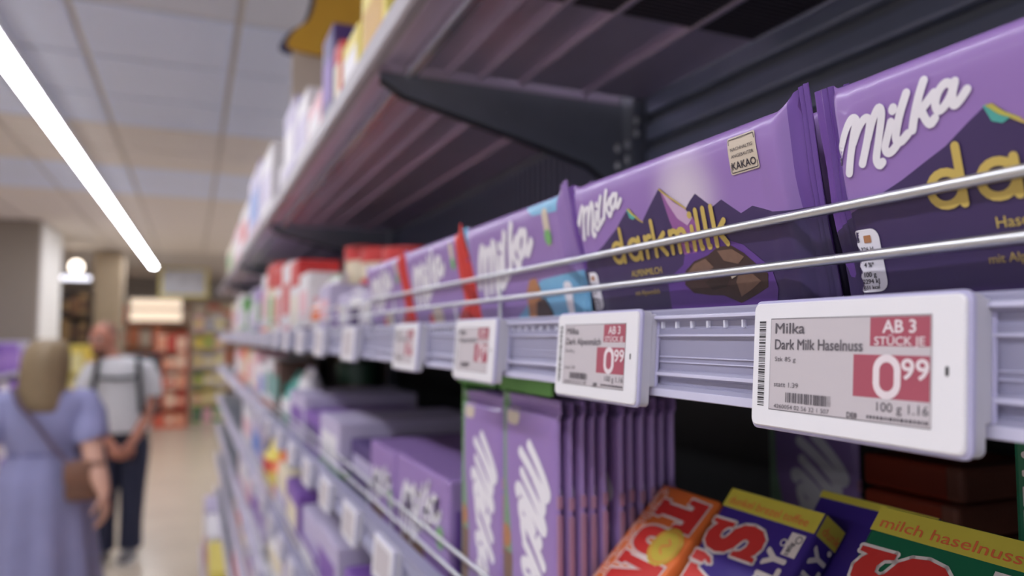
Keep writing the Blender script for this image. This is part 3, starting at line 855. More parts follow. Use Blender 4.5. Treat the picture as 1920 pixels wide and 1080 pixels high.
obj('lettering', tx, T_WH, gb)

# ---------------------------------------------------------------- electronic price tags
M_tagw = mat('tag_white', (232, 230, 236), rough=0.34, var=0.01, coat=0.1)
M_tags = mat('tag_side', (196, 194, 206), rough=0.35, var=0.01)
M_tagr = mat('tag_clear_rim', (184, 180, 214), rough=0.4, var=0.02)
M_scr = mat('epaper_grey', (196, 188, 194), rough=0.5, var=0.01)
M_sred = mat('epaper_red', (166, 78, 96), rough=0.5, var=0.02)
M_sink = mat('epaper_ink', (92, 86, 94), rough=0.5, var=0.02)
M_swht = mat('epaper_white', (226, 214, 220), rough=0.5, var=0.01)
M_slot = mat('tag_slot', (40, 38, 44), rough=0.4)
TGW0, TGW1, TGH = -.0015, .0745, .0410
def prism_xz(poly, y0, y1, ch=0.0, chm=.0):
    mb = MB()
    n = len(poly)
    cx = sum(p[0] for p in poly)/n; cz = sum(p[1] for p in poly)/n
    def sc(p, d):
        dx, dz = p[0]-cx, p[1]-cz
        return (p[0] - (d if dx > 0 else -d), p[1] - (d if dz > 0 else -d))
    rings = []
    if ch: rings.append([(*[sc(p, ch)[0]], y0, sc(p, ch)[1]) for p in poly])
    rings.append([(p[0], y0 + ch, p[1]) for p in poly]); rings.append([(p[0], y1, p[1]) for p in poly])
    mb.rings(rings)
    return mb
tag_parts = {
    'housing': mesh_of(prism_xz(rrect(TGW0, 0, TGW1, TGH, .0024, 5), .0022, .0068).bbox(TGW0 + .0003, TGW1 - .0003, .0066, .0100, .0085, TGH - .0012, .0008), 'housing', M_tags),
    'rim': mesh_of(prism_xz(rrect(TGW0 - .0005, -.0005, TGW1 + .0005, TGH + .0005, .0026, 5), .0011, .0026, .0004).bbox(TGW0 - .0003, TGW1 + .0003, .0098, .0112, .0080, TGH - .0008, .0005), 'rim', M_tagr),
    'front_panel': mesh_of(prism_xz(rrect(TGW0 + .0005, .0005, TGW1 - .0005, TGH - .0005, .0022, 5), 0, .0012, .0004), 'front_panel', M_tagw),
}
tm = lambda a, b, l: (a, -.0001*l, b)
def tag_print(r, name, detail):
    k = .001
    mb = MB(); art_poly(mb, tm, [(.0073, .0062), (.0650, .0062), (.0650, .0353), (.0073, .0353)], .6, sub=0)
    sc_ = obj('screen', mb, M_scr, r)
    mb = MB(); art_stroke(mb, tm, [(.0073, .0062), (.0650, .0062), (.0650, .0353), (.0073, .0353)], .0003, .9, False, True); obj('screen_edge', mb, M_sink, sc_)
    mb = MB()
    art_poly(mb, tm, [(a*k, b*k) for a, b in ((46.1,27.0),(64.7,27.0),(64.7,35.0),(46.1,35.0))], 1.2, sub=0)
    art_poly(mb, tm, [(a*k, b*k) for a, b in ((40.6,12.8),(64.7,12.8),(64.7,24.6),(40.6,24.6))], 1.2, sub=0)
    obj('red_field', mb, M_sred, sc_)
    mb = MB()
    art_text(mb, tm, 'AB 3', .0554, .0307, .0036, 2, width=.0102, bold=.02, align='c')
    art_text(mb, tm, 'STÜCK JE', .0554, .0273, .0024, 2, width=.0155, bold=.012, align='c')
    art_stroke(mb, tm, rrect(.0484, .0137, .0551, .0237, .00335, 8), .0021, 2, False, True)
    art_text(mb, tm, '99', .0564, .0184, .0056, 2, width=.0080, bold=.02)
    obj('price_lettering', mb, M_swht, sc_)
    mb = MB()
    art_text(mb, tm, 'Milka', .0094, .0306, .0035, 2, width=.0125, bold=.012)
    art_text(mb, tm, name, .0094, .0255, .0034, 2, width=.0343, bold=.012)
    if detail:
        art_text(mb, tm, 'Stk 85 g', .0095, .0217, .0015, 2, width=.0090)
        art_text(mb, tm, 'statt 1.39', .0094, .0136, .0016, 2, width=.0104)
        art_text(mb, tm, '4260054 02 56 32 1 507', .0096, .0068, .0014, 2, width=.0226)
        art_text(mb, tm, 'DE8', .0387, .0066, .0016, 2, width=.0034, bold=.02)
        art_text(mb, tm, '100 g 1.16', .0487, .0093, .0026, 2, width=.0157)
        q = random.Random(3); x = .0455
        while x < .0640:
            w = q.uniform(.0004, .0011); art_poly(mb, tm, [(x, .0070), (x + w, .0070), (x + w, .0079), (x, .0079)], 2, sub=0); x += w + .0004
    obj('screen_lettering', mb, M_sink, sc_)
    mb = MB(); q = random.Random(11); x = .0146
    while x < .0327:
        w = q.choice((.0002, .0004, .0006)); art_poly(mb, tm, [(x, .0089), (x + w, .0089), (x + w, .0120), (x, .0120)], 2, sub=0); x += w + q.choice((.0002, .0003, .0005))
    obj('barcode', mb, M_sink, sc_)
    mb = MB(); y = .0070
    while y < .0343:
        w = q.choice((.0002, .0003, .0006)); art_poly(mb, tm, [(.0019, y), (.0049, y), (.0049, y + w), (.0019, y + w)], .8, sub=0); y += w + q.choice((.0002, .0004))
    obj('side_barcode', mb, M_slot, r)
    mb = MB(); art_poly(mb, tm, rrect(.0688, .0197, .0698, .0222, .0004, 3), .8, sub=0); obj('indicator_slot', mb, M_slot, r)
def price_tag(y_left, z0, label, group='electronic price tags', detail=0, name='', x=.1721, tilt=-4):
    r = empty('price_tag', (x, y_left, HC + z0 - .0267), (R(tilt), 0, -math.pi/2))
    tag(r, label, 'price tag', group)
    for n in ('housing', 'rim', 'front_panel'): obj(n, tag_parts[n], None, r)
    if detail: tag_print(r, name, detail > 1)
    return r
G_MID = 'electronic price tags on the middle rail'
price_tag(.1985, -.003, 'large sharp white electronic price tag showing 0 99 at the right', G_MID, 2, 'Dark Milk Haselnuss')
price_tag(.3450, -.003, 'white electronic price tag left of the largest one, red 0 99 still readable', G_MID, 2, 'Dark Alpenmilch')
price_tag(.5080, -.003, 'third white electronic price tag from the right, under the blue bar', G_MID, 1, 'Alpenmilch')
t4 = price_tag(.6830, -.003, 'fourth white electronic price tag from the right, under the red-ended bar', G_MID, 1, 'Alpenmilch')
t5 = price_tag(.9450, -.003, 'fifth electronic price tag from the right, pale and blurred on the middle rail', G_MID)
scr_me = MB(); art_poly(scr_me, tm, [(.0073, .0062), (.0650, .0062), (.0650, .0353), (.0073, .0353)], .8, sub=0)
scr_me = mesh_of(scr_me, 'screen', M_scr)
obj('screen', scr_me, None, t5)
def far_tags(ys, z, label, group, x=.1721):
    for i, y in enumerate(ys):
        c = copy_tree(t5, None, (x, y, HC + z - .0267)); tag(c, label % ORD2[i], 'price tag', group)
ORD2 = ['first', 'second', 'third', 'fourth', 'fifth', 'sixth', 'seventh', 'eighth', 'ninth', 'tenth', 'eleventh', 'twelfth', 'thirteenth', 'fourteenth', 'fifteenth', 'sixteenth']
far_tags([1.17 + .215*i for i in range(16)], -.003, 'blurred price tag on the middle rail, %s beyond the five large ones', 'far tags of the middle rail')
far_tags([.758, .925, 1.10, 1.28, 1.48, 1.70, 1.93, 2.2, 2.5, 2.8, 3.2], -.211, 'blurred price tag on the second rail down, %s counted from the camera', 'tags of the second rail')
far_tags([1.10, 1.28, 1.46, 1.64, 1.84, 2.05, 2.3, 2.6, 2.9, 3.3], -.419, 'blurred price tag on the third rail down, %s counted from the camera', 'tags of the third rail')
far_tags([1.55, 1.75, 1.95, 2.2, 2.45, 2.75, 3.1, 3.5, 4.0], -.627, 'blurred price tag on the fourth rail down, %s counted from the camera', 'tags of the fourth rail')
# ---------------------------------------------------------------- other goods along the shelves
def cmat(c, rough=.45): return mat('card_%d_%d_%d' % c, c, rough=rough, var=.07, scale=30)
def goods(name, x0, x1, y0, y1, z0, z1, kind, c1, c2, c3, label, group):
    """one pack standing on z0; front face looks to the aisle (-x), its near end to the camera (-y)"""
    r = empty(name, ((x0+x1)/2, (y0+y1)/2, z0)); tag(r, label, name.replace('_', ' '), group)
    X, Y, H = (x1-x0)/2, (y1-y0)/2, z1-z0
    e = .0007
    if kind == 'carton':
        obj('body', MB().bbox(-X, X, -Y, Y, 0, H, .003), cmat(c1), r)
        obj('front_print', MB().bbox(-X-e, -X+.001, -Y*.78, Y*.78, H*.30, H*.72, .0005), cmat(c2), r)
        obj('side_print', MB().bbox(-X*.7, X*.7, -Y-e, -Y+.001, H*.25, H*.62, .0005), cmat(c2), r)
        obj('band', MB().bbox(-X-e*.7, X+e*.7, -Y-e*.7, Y+e*.7, H*.04, H*.16, .0008), cmat(c3), r)
    elif kind == 'lidbox':
        obj('body', MB().bbox(-X, X, -Y, Y, 0, H*.72, .003), cmat(c1), r)
        obj('lid', MB().bbox(-X-.002, X+.002, -Y-.002, Y+.002, H*.66, H, .004), cmat(c3), r)
        obj('front_print', MB().bbox(-X-e, -X+.001, -Y*.6, Y*.6, H*.15, H*.55, .0005), cmat(c2), r)
        obj('side_print', MB().bbox(-X*.6, X*.6, -Y-e, -Y+.001, H*.15, H*.55, .0005), cmat(c2), r)
    elif kind == 'pouch':
        rings = []
        for q in range(9):
            t = q/8; w = math.sin(math.pi*min(1, max(0, .12 + t*.80)))**.5
            w = max(.08, (1 - t)**.45 if t > .5 else 1.0); w = w if q < 8 else .05
            rings.append([(X*w*math.copysign(abs(math.cos(a))**.7, math.cos(a)), Y*(1-.12*t*(1-t)*2)*math.copysign(abs(math.sin(a))**.6, math.sin(a)), H*t) for a in [2*math.pi*k/20 for k in range(20)]])
        obj('bag', MB().rings(rings), cmat(c1, .3), r, smooth=True)
        obj('seal_strip', MB().bbox(-.0022, .0022, -Y*.98, Y*.98, H*.955, H*1.03, .0008), cmat(c3), r)
        rr = [[(p[0]*1.02, p[1]*1.02, p[2]) for p in rings[k]] for k in (2, 3, 4)]
        obj('label_band', MB().rings(rr, cap=False), cmat(c2), r, smooth=True)
    elif kind == 'tin':
        n = 28; rr = min(X, Y)
        cy = lambda a, b, s: [[(X*s*math.cos(2*math.pi*k/n), Y*s*math.sin(2*math.pi*k/n), z) for k in range(n)] for z in (a, b)]
        obj('body', MB().rings(cy(0, H*.86, .97)), cmat(c1), r, smooth=True)
        obj('label_band', MB().rings(cy(H*.18, H*.66, .99)), cmat(c2), r, smooth=True)
        obj('lid', MB().rings(cy(H*.84, H, 1.0)), cmat(c3), r, smooth=True)
    elif kind == 'tray':
        t = .003
        mb = MB().box(-X, X, -Y, Y, 0, t).box(-X, -X+t, -Y, Y, t, H*.45).box(X-t, X, -Y, Y, t, H).box(-X+t, X-t, -Y, -Y+t, t, H*.7).box(-X+t, X-t, Y-t, Y, t, H*.7)
        obj('tray', mb, cmat(c1), r)
        n = 5
        for k in range(n):
            ya = -Y + t*1.5 + (2*Y - 3*t)*k/n; yb = ya + (2*Y - 3*t)/n*.9
            obj('pack', MB().bbox(-X+t*1.5, X-t*1.5, ya, yb, t, H*.93, .004), cmat(c2), r)
        obj('front_print', MB().bbox(-X-e, -X+.001, -Y*.7, Y*.7, H*.1, H*.38, .0005), cmat(c3), r)
    return r
WHT, LAV, PUR, DPU, RED, CRM, YEL, ORA, TEA, GRN, PNK, BLU, BRN, GLD = (226,222,226), (186,176,206), (122,82,166), (70,48,110), (200,52,52), (226,214,188), (222,204,96), (232,120,62), (52,140,130), (96,160,84), (226,176,186), (80,120,196), (92,64,56), (196,150,44)

G0 = 'goods far along the middle shelf'
D0z = HC + LEVEL[0] + .0003
mid = [ # x0, x1, y0, y1, height, kind, colours, words
 (.200,.250, .885,.955, .060,'carton', LAV, WHT, PUR, 'low lilac and white carton next to the farthest violet bar'),
 (.200,.255, .962,1.035,.055,'carton', WHT, DPU, YEL, 'low white carton with a dark violet print and yellow foot'),
 (.200,.255, 1.042,1.12,.062,'carton', LAV, WHT, YEL, 'pale lilac carton with a yellow foot on the middle shelf'),
 (.205,.275, 1.135,1.215,.075,'pouch', WHT, PUR, LAV, 'small white pouch with a violet band on the middle shelf'),
 (.205,.285, 1.23,1.33,.088,'carton', LAV, PNK, ORA, 'lilac carton with a pink print and orange foot'),
 (.290,.390, 1.16,1.27,.148,'tin', CRM, CRM, RED, 'cream tin with a red lid, nearest of the tins'),
 (.395,.480, .98,1.09,.150,'tin', CRM, RED, RED, 'red and cream tin standing deepest in the shade'),
 (.205,.285, 1.35,1.46,.110,'pouch', WHT, ORA, GRN, 'white pouch with an orange band and green seal'),
 (.290,.390, 1.33,1.45,.165,'tin', CRM, RED, RED, 'tall cream tin with red band and lid behind the white pouch'),
 (.205,.285, 1.48,1.60,.128,'carton', WHT, PNK, DPU, 'white carton with a pale pink print and dark violet foot'),
 (.205,.290, 1.62,1.74,.165,'lidbox', WHT, CRM, RED, 'white lidded box with a red lid, first of two alike'),
 (.295,.390, 1.52,1.64,.190,'tin', CRM, CRM, RED, 'tallest cream tin with a red lid at the back of the shelf'),
 (.205,.290, 1.76,1.92,.175,'carton', WHT, RED, PNK, 'tall white carton with a red print and pink foot'),
 (.205,.290, 1.94,2.10,.190,'lidbox', WHT, RED, RED, 'tall white box with a red print and red lid'),
 (.205,.290, 2.12,2.30,.205,'lidbox', CRM, GRN, RED, 'tall cream box with a green print and red lid'),
 (.205,.290, 2.32,2.50,.190,'carton', WHT, PNK, ORA, 'tall white carton with a pink print and orange foot'),
 (.205,.290, 2.52,2.68,.160,'carton', PUR, GRN, PUR, 'violet carton with a green print far along the middle shelf'),
 (.205,.290, 2.70,2.92,.170,'carton', LAV, WHT, TEA, 'lilac carton with a teal foot far along the middle shelf'),
 (.205,.290, 2.94,3.20,.180,'pouch', WHT, LAV, PNK, 'large white pouch far along the middle shelf'),
 (.205,.290, 3.22,3.52,.160,'carton', GRN, WHT, LAV, 'green and white carton far along the middle shelf'),
 (.205,.290, 3.54,3.90,.190,'carton', WHT, LAV, CRM, 'wide white carton almost at the far end of the middle shelf'),
 (.205,.290, 3.92,4.40,.170,'carton', CRM, PNK, LAV, 'wide cream carton at the far end of the middle shelf'),
]
for x0, x1, y0, y1, h, kd, a, b, c, lb in mid:
    goods({'tin': 'tin', 'pouch': 'pouch', 'tray': 'display_tray'}.get(kd, 'carton'), x0, x1, y0, y1, D0z, D0z + h, kd, a, b, c, lb, G0)

G1 = 'goods on the second shelf'
D1z = HC + LEVEL[1] + .0003
# violet multipack boxes with the script logo
def multipack(y0, y1, h, label, sc, x1=.33):
    r = empty('multipack_box', (.2005, y1, D1z), (0, 0, -math.pi/2)); tag(r, label, 'box', G1)
    W = y1 - y0
    obj('box', MB().bbox(0, W, 0, x1 - .2005, 0, h, .003), P_LIGHT, r)
    obj('end_print', MB().bbox(W - .001, W + .0008, .006, x1 - .2065, .008, h*.72, .0005), P_MID, r)
    mb = MB(); fm = lambda a, b, l: (a, -.0001*l, b); k = sc
    put_logo(mb, lambda a, b, l: (a, -.0002*l, b), k, W*470 - 32, h*500 - 64.5, .95, fat=.9); obj('brand_logo', mb, K_WHITE, r)
    mb = MB(); art_poly(mb, fm, disc((W*.86, h*.42), .010), 2, sub=0); obj('seal_mark', mb, K_GREENDOT, r)
    mb = MB(); art_poly(mb, fm, [(W*.08, .004), (W*.62, .004), (W*.55, h*.22), (W*.12, h*.2)], 1, sub=0); obj('chocolate_picture', mb, K_BROWN2, r)
    return r
multipack(.600, .772, .090, 'violet multipack box with white logo left of the green carton', 3.3)
multipack(.782, .895, .088, 'smaller violet multipack box beyond the larger one', 2.3)
low = [
 (.215,.400, .905,1.09,.064,'carton', DPU, LAV, PUR, 'flat dark violet carton behind the second wire rail'),
 (.200,.420, 1.10,1.27,.085,'carton', LAV, WHT, GRN, 'flat pale lilac carton with a green foot on the second shelf'),
 (.200,.400, 1.28,1.45,.075,'carton', PUR, DPU, PUR, 'flat violet carton on the second shelf'),
 (.200,.420, 1.46,1.68,.096,'carton', LAV, PUR, LAV, 'long pale violet carton with a light top on the second shelf'),
 (.210,.300, 1.70,1.82,.135,'pouch', WHT, WHT, LAV, 'crumpled white pouch on the second shelf'),
 (.315,.420, 1.70,1.84,.150,'tin', (40,70,50), BRN, (40,70,50), 'green tin in the shade at the back of the second shelf'),
 (.430,.490, .95,1.06,.140,'tin', BRN, CRM, GRN, 'brown tin in the shade behind the flat dark carton'),
 (.210,.300, 1.84,1.98,.120,'pouch', TEA, WHT, TEA, 'teal pouch beyond the crumpled white one'),
 (.210,.300, 2.00,2.14,.145,'carton', BRN, TEA, BRN, 'dark brown carton between the teal pouches'),
 (.210,.300, 2.16,2.34,.150,'carton', WHT, TEA, ORA, 'white carton with a teal print and orange foot'),
 (.205,.300, 2.36,2.55,.125,'carton', WHT, BLU, RED, 'white carton with a blue print and red foot'),
 (.205,.300, 2.57,2.80,.160,'carton', PNK, WHT, LAV, 'pink and white carton far along the second shelf'),
 (.205,.300, 2.82,3.10,.160,'carton', CRM, PNK, BLU, 'cream carton with a blue foot far along the second shelf'),
 (.205,.300, 3.12,3.50,.165,'carton', ORA, CRM, RED, 'orange carton far along the second shelf'),
 (.205,.300, 3.52,3.95,.150,'carton', PNK, WHT, ORA, 'pale pink carton near the end of the second shelf'),
]
for x0, x1, y0, y1, h, kd, a, b, c, lb in low:
    goods({'tin': 'tin', 'pouch': 'pouch', 'tray': 'display_tray'}.get(kd, 'carton'), x0, x1, y0, y1, D1z, D1z + h, kd, a, b, c, lb, G1)

G2 = 'goods on the third shelf'
D2z = HC + LEVEL[2] + .0003
for x0, x1, y0, y1, h, kd, a, b, c, lb in [
 (.200,.330, .90,1.08,.105,'tray', PUR, PUR, LAV, 'violet tray of upright violet packs, nearest on the third shelf'),
 (.200,.330, 1.10,1.28,.115,'carton', LAV, PUR, DPU, 'pale violet carton with a dark foot on the third shelf'),
 (.200,.330, 1.30,1.50,.105,'tray', PUR, LAV, WHT, 'violet tray of lilac packs on the third shelf'),
 (.200,.320, 1.52,1.72,.110,'carton', PUR, CRM, YEL, 'violet carton with a cream print and yellow foot on the third shelf'),
 (.200,.320, 1.74,1.94,.120,'tray', LAV, CRM, LAV, 'lilac tray of cream packs on the third shelf'),
 (.205,.300, 1.96,2.16,.140,'pouch', ORA, YEL, RED, 'orange pouch with a yellow band on the third shelf'),
 (.205,.300, 2.18,2.40,.140,'pouch', YEL, RED, ORA, 'yellow pouch with a red band on the third shelf'),
 (.205,.300, 2.42,2.80,.140,'carton', LAV, BLU, WHT, 'lilac carton with a blue print far along the third shelf'),
 (.205,.300, 2.85,3.30,.140,'carton', WHT, PNK, LAV, 'white carton with a pink print far along the third shelf'),
]:
    goods({'tin': 'tin', 'pouch': 'pouch', 'tray': 'display_tray'}.get(kd, 'carton'), x0, x1, y0, y1, D2z, D2z + h, kd, a, b, c, lb, G2)
G3 = 'goods on the lower shelves'
for lv, rows in ((3, [(1.50,1.85,.165,'carton',CRM,LAV,PNK,'cream carton with a pink foot on the fourth shelf'),(1.88,2.25,.17,'pouch',WHT,CRM,ORA,'white pouch with a cream band on the fourth shelf'),(2.30,2.80,.17,'carton',LAV,PUR,WHT,'lilac carton with a violet print on the fourth shelf'),(2.85,3.5,.17,'carton',PNK,WHT,PUR,'pink carton with a violet foot on the fourth shelf')]),
                 (4, [(1.9,2.4,.16,'carton',LAV,WHT,BLU,'lilac carton with a blue foot on the fifth shelf'),(2.45,3.0,.16,'carton',WHT,PUR,PNK,'white carton with a violet print on the fifth shelf'),(3.05,3.8,.17,'carton',CRM,RED,LAV,'cream carton with a red print on the fifth shelf')]),
                 (5, [(2.6,3.1,.15,'carton',YEL,CRM,GLD,'yellow carton with a cream print on the lowest upper shelf'),(3.15,3.8,.16,'carton',PNK,RED,WHT,'pink carton with a red print on the lowest upper shelf')])):
    zz = HC + LEVEL[lv] + .0003
    for y0, y1, h, kd, a, b, c, lb in rows:
        goods('pouch' if kd == 'pouch' else 'carton', .205, .33, y0, y1, zz, zz + h, kd, a, b, c, lb, G3)
for y0, y1, h, a, b, c, lb in [(3.35,3.85,.30,YEL,CRM,GLD,'yellow carton with a golden foot on the base shelf'),(3.9,4.5,.34,YEL,GLD,CRM,'tall yellow carton with a golden print on the base shelf'),(4.6,5.2,.34,WHT,RED,PNK,'white carton with a red print on the base shelf'),(5.25,5.75,.35,LAV,WHT,RED,'lilac carton with a red foot on the base shelf')]:
    goods('carton', .115, .33, y0, y1, .1915, .1915 + h, 'carton', a, b, c, lb, 'goods on the base shelf')

# goods on top of the overhead shelf
GU = 'goods on the overhead shelf'
DU = HC + .3205
for x0, x1, y0, y1, h, kd, a, b, c, lb in [
 (.190,.300, .80,.93,.115,'carton', YEL, GLD, CRM, 'yellow carton on the overhead shelf, nearest of those in view'),
 (.190,.300, .95,1.06,.090,'carton', YEL, WHT, BLU, 'pale yellow carton with a blue foot on the overhead shelf'),
 (.190,.300, 1.08,1.13,.115,'carton', RED, CRM, RED, 'narrow red carton on the overhead shelf'),
 (.190,.300, 1.145,1.24,.165,'carton', DPU, PUR, DPU, 'dark violet carton on the overhead shelf'),
 (.190,.300, 1.255,1.40,.095,'carton', PNK, WHT, PNK, 'pink carton on the overhead shelf'),
 (.190,.300, 1.42,1.58,.150,'carton', WHT, LAV, LAV, 'white carton with a lilac print on the overhead shelf'),
 (.190,.300, 1.60,1.80,.190,'carton', LAV, WHT, WHT, 'lilac carton with a white print on the overhead shelf'),
 (.190,.300, 1.82,1.935,.170,'pouch', WHT, WHT, LAV, 'white pouch with a white band on the overhead shelf'),
 (.190,.300, 2.10,2.45,.210,'carton', WHT, LAV, CRM, 'wide white carton with a cream foot on the overhead shelf'),
 (.190,.300, 2.50,2.95,.250,'carton', LAV, BLU, RED, 'lilac carton with a blue print and red foot on the overhead shelf'),
 (.190,.300, 3.00,3.45,.200,'carton', WHT, RED, BLU, 'white carton with a red print on the overhead shelf'),
 (.190,.300, 3.50,4.05,.190,'carton', PNK, WHT, TEA, 'pink carton with a teal foot on the overhead shelf'),
 (.190,.300, 4.10,4.75,.180,'carton', CRM, GRN, LAV, 'cream carton with a green print on the overhead shelf'),
]:
    goods('pouch' if kd == 'pouch' else 'carton', x0, x1, y0, y1, DU, DU + h, kd, a, b, c, lb, GU)
# golden promotional sign standing on the overhead shelf
sg = empty('promotional_sign', (.352, 1.95, DU + .0)); tag(sg, 'golden rounded promotional sign with navy edge standing high on the overhead shelf', 'sign')
prof = [(-.135,.415),(-.135,.45),(-.115,.475),(-.09,.50),(-.075,.56),(-.07,.62),(.06,.62),(.09,.55),(.11,.49),(.15,.44),(.155,.425),(.09,.412),(0,.405)]
obj('board', MB().extr(smooth_path(prof, 4, True), 'y', -.012, 0), cmat((198, 150, 44)), sg)
obj('navy_edge', MB().extr(smooth_path([(p[0]*1.1 - .002, .49 + (p[1] - .49)*1.06) for p in prof], 4, True), 'y', .013, .022), cmat((34, 40, 84)), sg)
obj('stand', MB().box(-.13, -.02, .0005, .0115, 0, .43), cmat((186, 170, 156)), sg)
# ---------------------------------------------------------------- the far part of the shop
def rack(name, x0, x1, y0, y1, z0, z1, c, label, rows, cols, palette, side='y', group=None, plab='pack', seed=1):
    """open rack: body with shelves, and packs standing on it as things of their own"""
    r = empty(name, ((x0+x1)/2, (y0+y1)/2, z0)); tag(r, label, 'shelving' if 'rack' in name else 'display', group)
    X, Y, H = (x1-x0)/2, (y1-y0)/2, z1-z0; m = cmat(c)
    if side == 'y':
        obj('back_panel', MB().box(-X, X, Y-.03, Y, 0, H), m, r)
        for s in (-1, 1): obj('side_panel', MB().box(s*X-(.03 if s > 0 else 0), s*X+(.03 if s < 0 else 0), -Y, Y-.03, 0, H), m, r)
    else:
        obj('back_panel', MB().box(-X, -X+.03, -Y, Y, 0, H), m, r)
        for s in (-1, 1): obj('side_panel', MB().box(-X+.03, X, s*Y-(.03 if s > 0 else 0), s*Y+(.03 if s < 0 else 0), 0, H), m, r)
    q = random.Random(seed); hh = H/rows
    for i in range(rows):
        z = hh*i
        if side == 'y': obj('shelf', MB().box(-X+.03, X-.03, -Y, Y-.03, z, z+.025), m, r)
        else: obj('shelf', MB().box(-X+.03, X, -Y+.03, Y-.03, z, z+.025), m, r)
        for k in range(cols):
            c1, c2 = q.choice(palette), q.choice(palette)
            h = hh*q.uniform(.62, .85)
            if side == 'y':
                w = (2*X-.06)/cols; xa = x0+.03+w*k; box = (xa+w*.05, xa+w*.95, y0+.02, y0+.22)
            else:
                w = (2*Y-.06)/cols; ya = y0+.03+w*k; box = (x1-.24, x1-.02, ya+w*.05, ya+w*.95)
            pk = empty('carton', ((box[0]+box[1])/2, (box[2]+box[3])/2, z0+z+.0255))
            A, B = (box[1]-box[0])/2, (box[3]-box[2])/2
            obj('body', MB().bbox(-A, A, -B, B, 0, h, .006), cmat(c1), pk)
            if side == 'y': obj('front_print', MB().bbox(-A*.75, A*.75, -B-.002, -B+.002, h*.25, h*.7, .001), cmat(c2), pk)
            else: obj('front_print', MB().bbox(A-.002, A+.002, -B*.75, B*.75, h*.25, h*.7, .001), cmat(c2), pk)
            tag(pk, '%s, row %s up, %s from left' % (plab, ['one', 'two', 'three', 'four', 'five', 'six', 'seven'][i], ['first', 'second', 'third', 'fourth', 'fifth', 'sixth', 'seventh', 'eighth'][k if side == 'y' else k]), 'carton', plab)
    return r
rack('red_display_rack', -.60, -.04, 15.0, 15.5, 0, HC + .05, (206, 96, 74), 'tall red display rack of packs at the end of the aisle', 5, 3, [(222,108,84),(236,146,110),(244,214,190),(206,76,62),(240,190,160)], plab='blurred red pack on the tall red display', seed=2)
rack('shop_rack', .02, .62, 15.4, 15.9, 0, HC + .42, (214, 200, 176), 'pale rack of mixed packs right of the red display', 6, 3, [CRM, YEL, (96,96,110), WHT, GRN, PNK], plab='blurred mixed pack on the pale rack', seed=5)
rack('orange_rack', -1.7, -.05, 17.4, 17.9, 0, HC + .72, (222, 178, 140), 'wide warm-lit rack of orange and cream packs against the far wall', 5, 7, [(236,150,110),(244,224,200),(228,100,70),(246,232,214)], plab='blurred orange or cream pack by the far wall', seed=9)
rack('far_rack', 0, 1.7, 17.4, 17.9, 0, HC + .78, (226, 206, 180), 'wide rack of cream packs at the right of the far wall', 5, 6, [(244,224,190),(238,190,150),(250,238,220),(226,120,90)], plab='blurred cream pack right of the far wall rack', seed=12)
for q, z in enumerate((.60, .32)):
    lb_ = empty('light_board', (-.62, 17.345, HC + z)); tag(lb_, ['upper', 'lower'][q] + ' of the two cream light boards on the warm-lit far rack', 'lamp')
    obj('diffuser', MB().bbox(-.55, .42, -.03, .02, 0, .16 + .04*q, .01), mat('light_board_glow', (255, 232, 206), emit=1.1, var=0), lb_)
    obj('frame', MB().bbox(-.57, .44, .02, .05, -.02, .20 + .04*q, .01), M_house, lb_)
sg2 = empty('framed_sign', (-.14, 15.0, HC + .70)); tag(sg2, 'hanging sign with a yellow frame and a pale picture at the end of the aisle', 'sign')
obj('frame', MB().bbox(-.42, .42, 0, .03, 0, .58, .006), cmat((222, 206, 120)), sg2)
obj('picture', MB().bbox(-.36, .36, -.006, 0, .06, .52, .003), mat('sign_picture', (206, 206, 214), rough=.5, var=.45, scale=5), sg2)
for s in (-.3, .3): obj('hanger', MB().tube([(s, .015, .58), (s, .015, CEIL - HC - .70)], .006, 6), M_house, sg2)
rack('dark_rack', -1.70, -1.32, 12.05, 12.5, 0, HC + .66, (64, 52, 46), 'dark rack of brown goods between the cream and brown columns', 6, 3, [(120,84,56),(60,48,44),(150,120,80),(90,60,44)], plab='blurred brown pack on the dark rack', seed=4)
rack('yellow_display', -1.46, -.98, 11.2, 11.7, 0, HC - .12, (224, 206, 110), 'yellow display of packs just left of the man', 4, 3, [(232,216,120),(226,196,80),(238,228,170)], plab='blurred yellow pack on the yellow display', seed=6)
rack('purple_rack', -2.25, -1.55, 6.9, 9.2, 0, HC - .05, (196, 190, 204), 'grey rack of violet packs across the aisle at the left edge', 5, 6, [(120,76,172),(150,112,190),(214,204,216),(96,56,150)], side='x', plab='blurred violet pack at the left edge', seed=8)

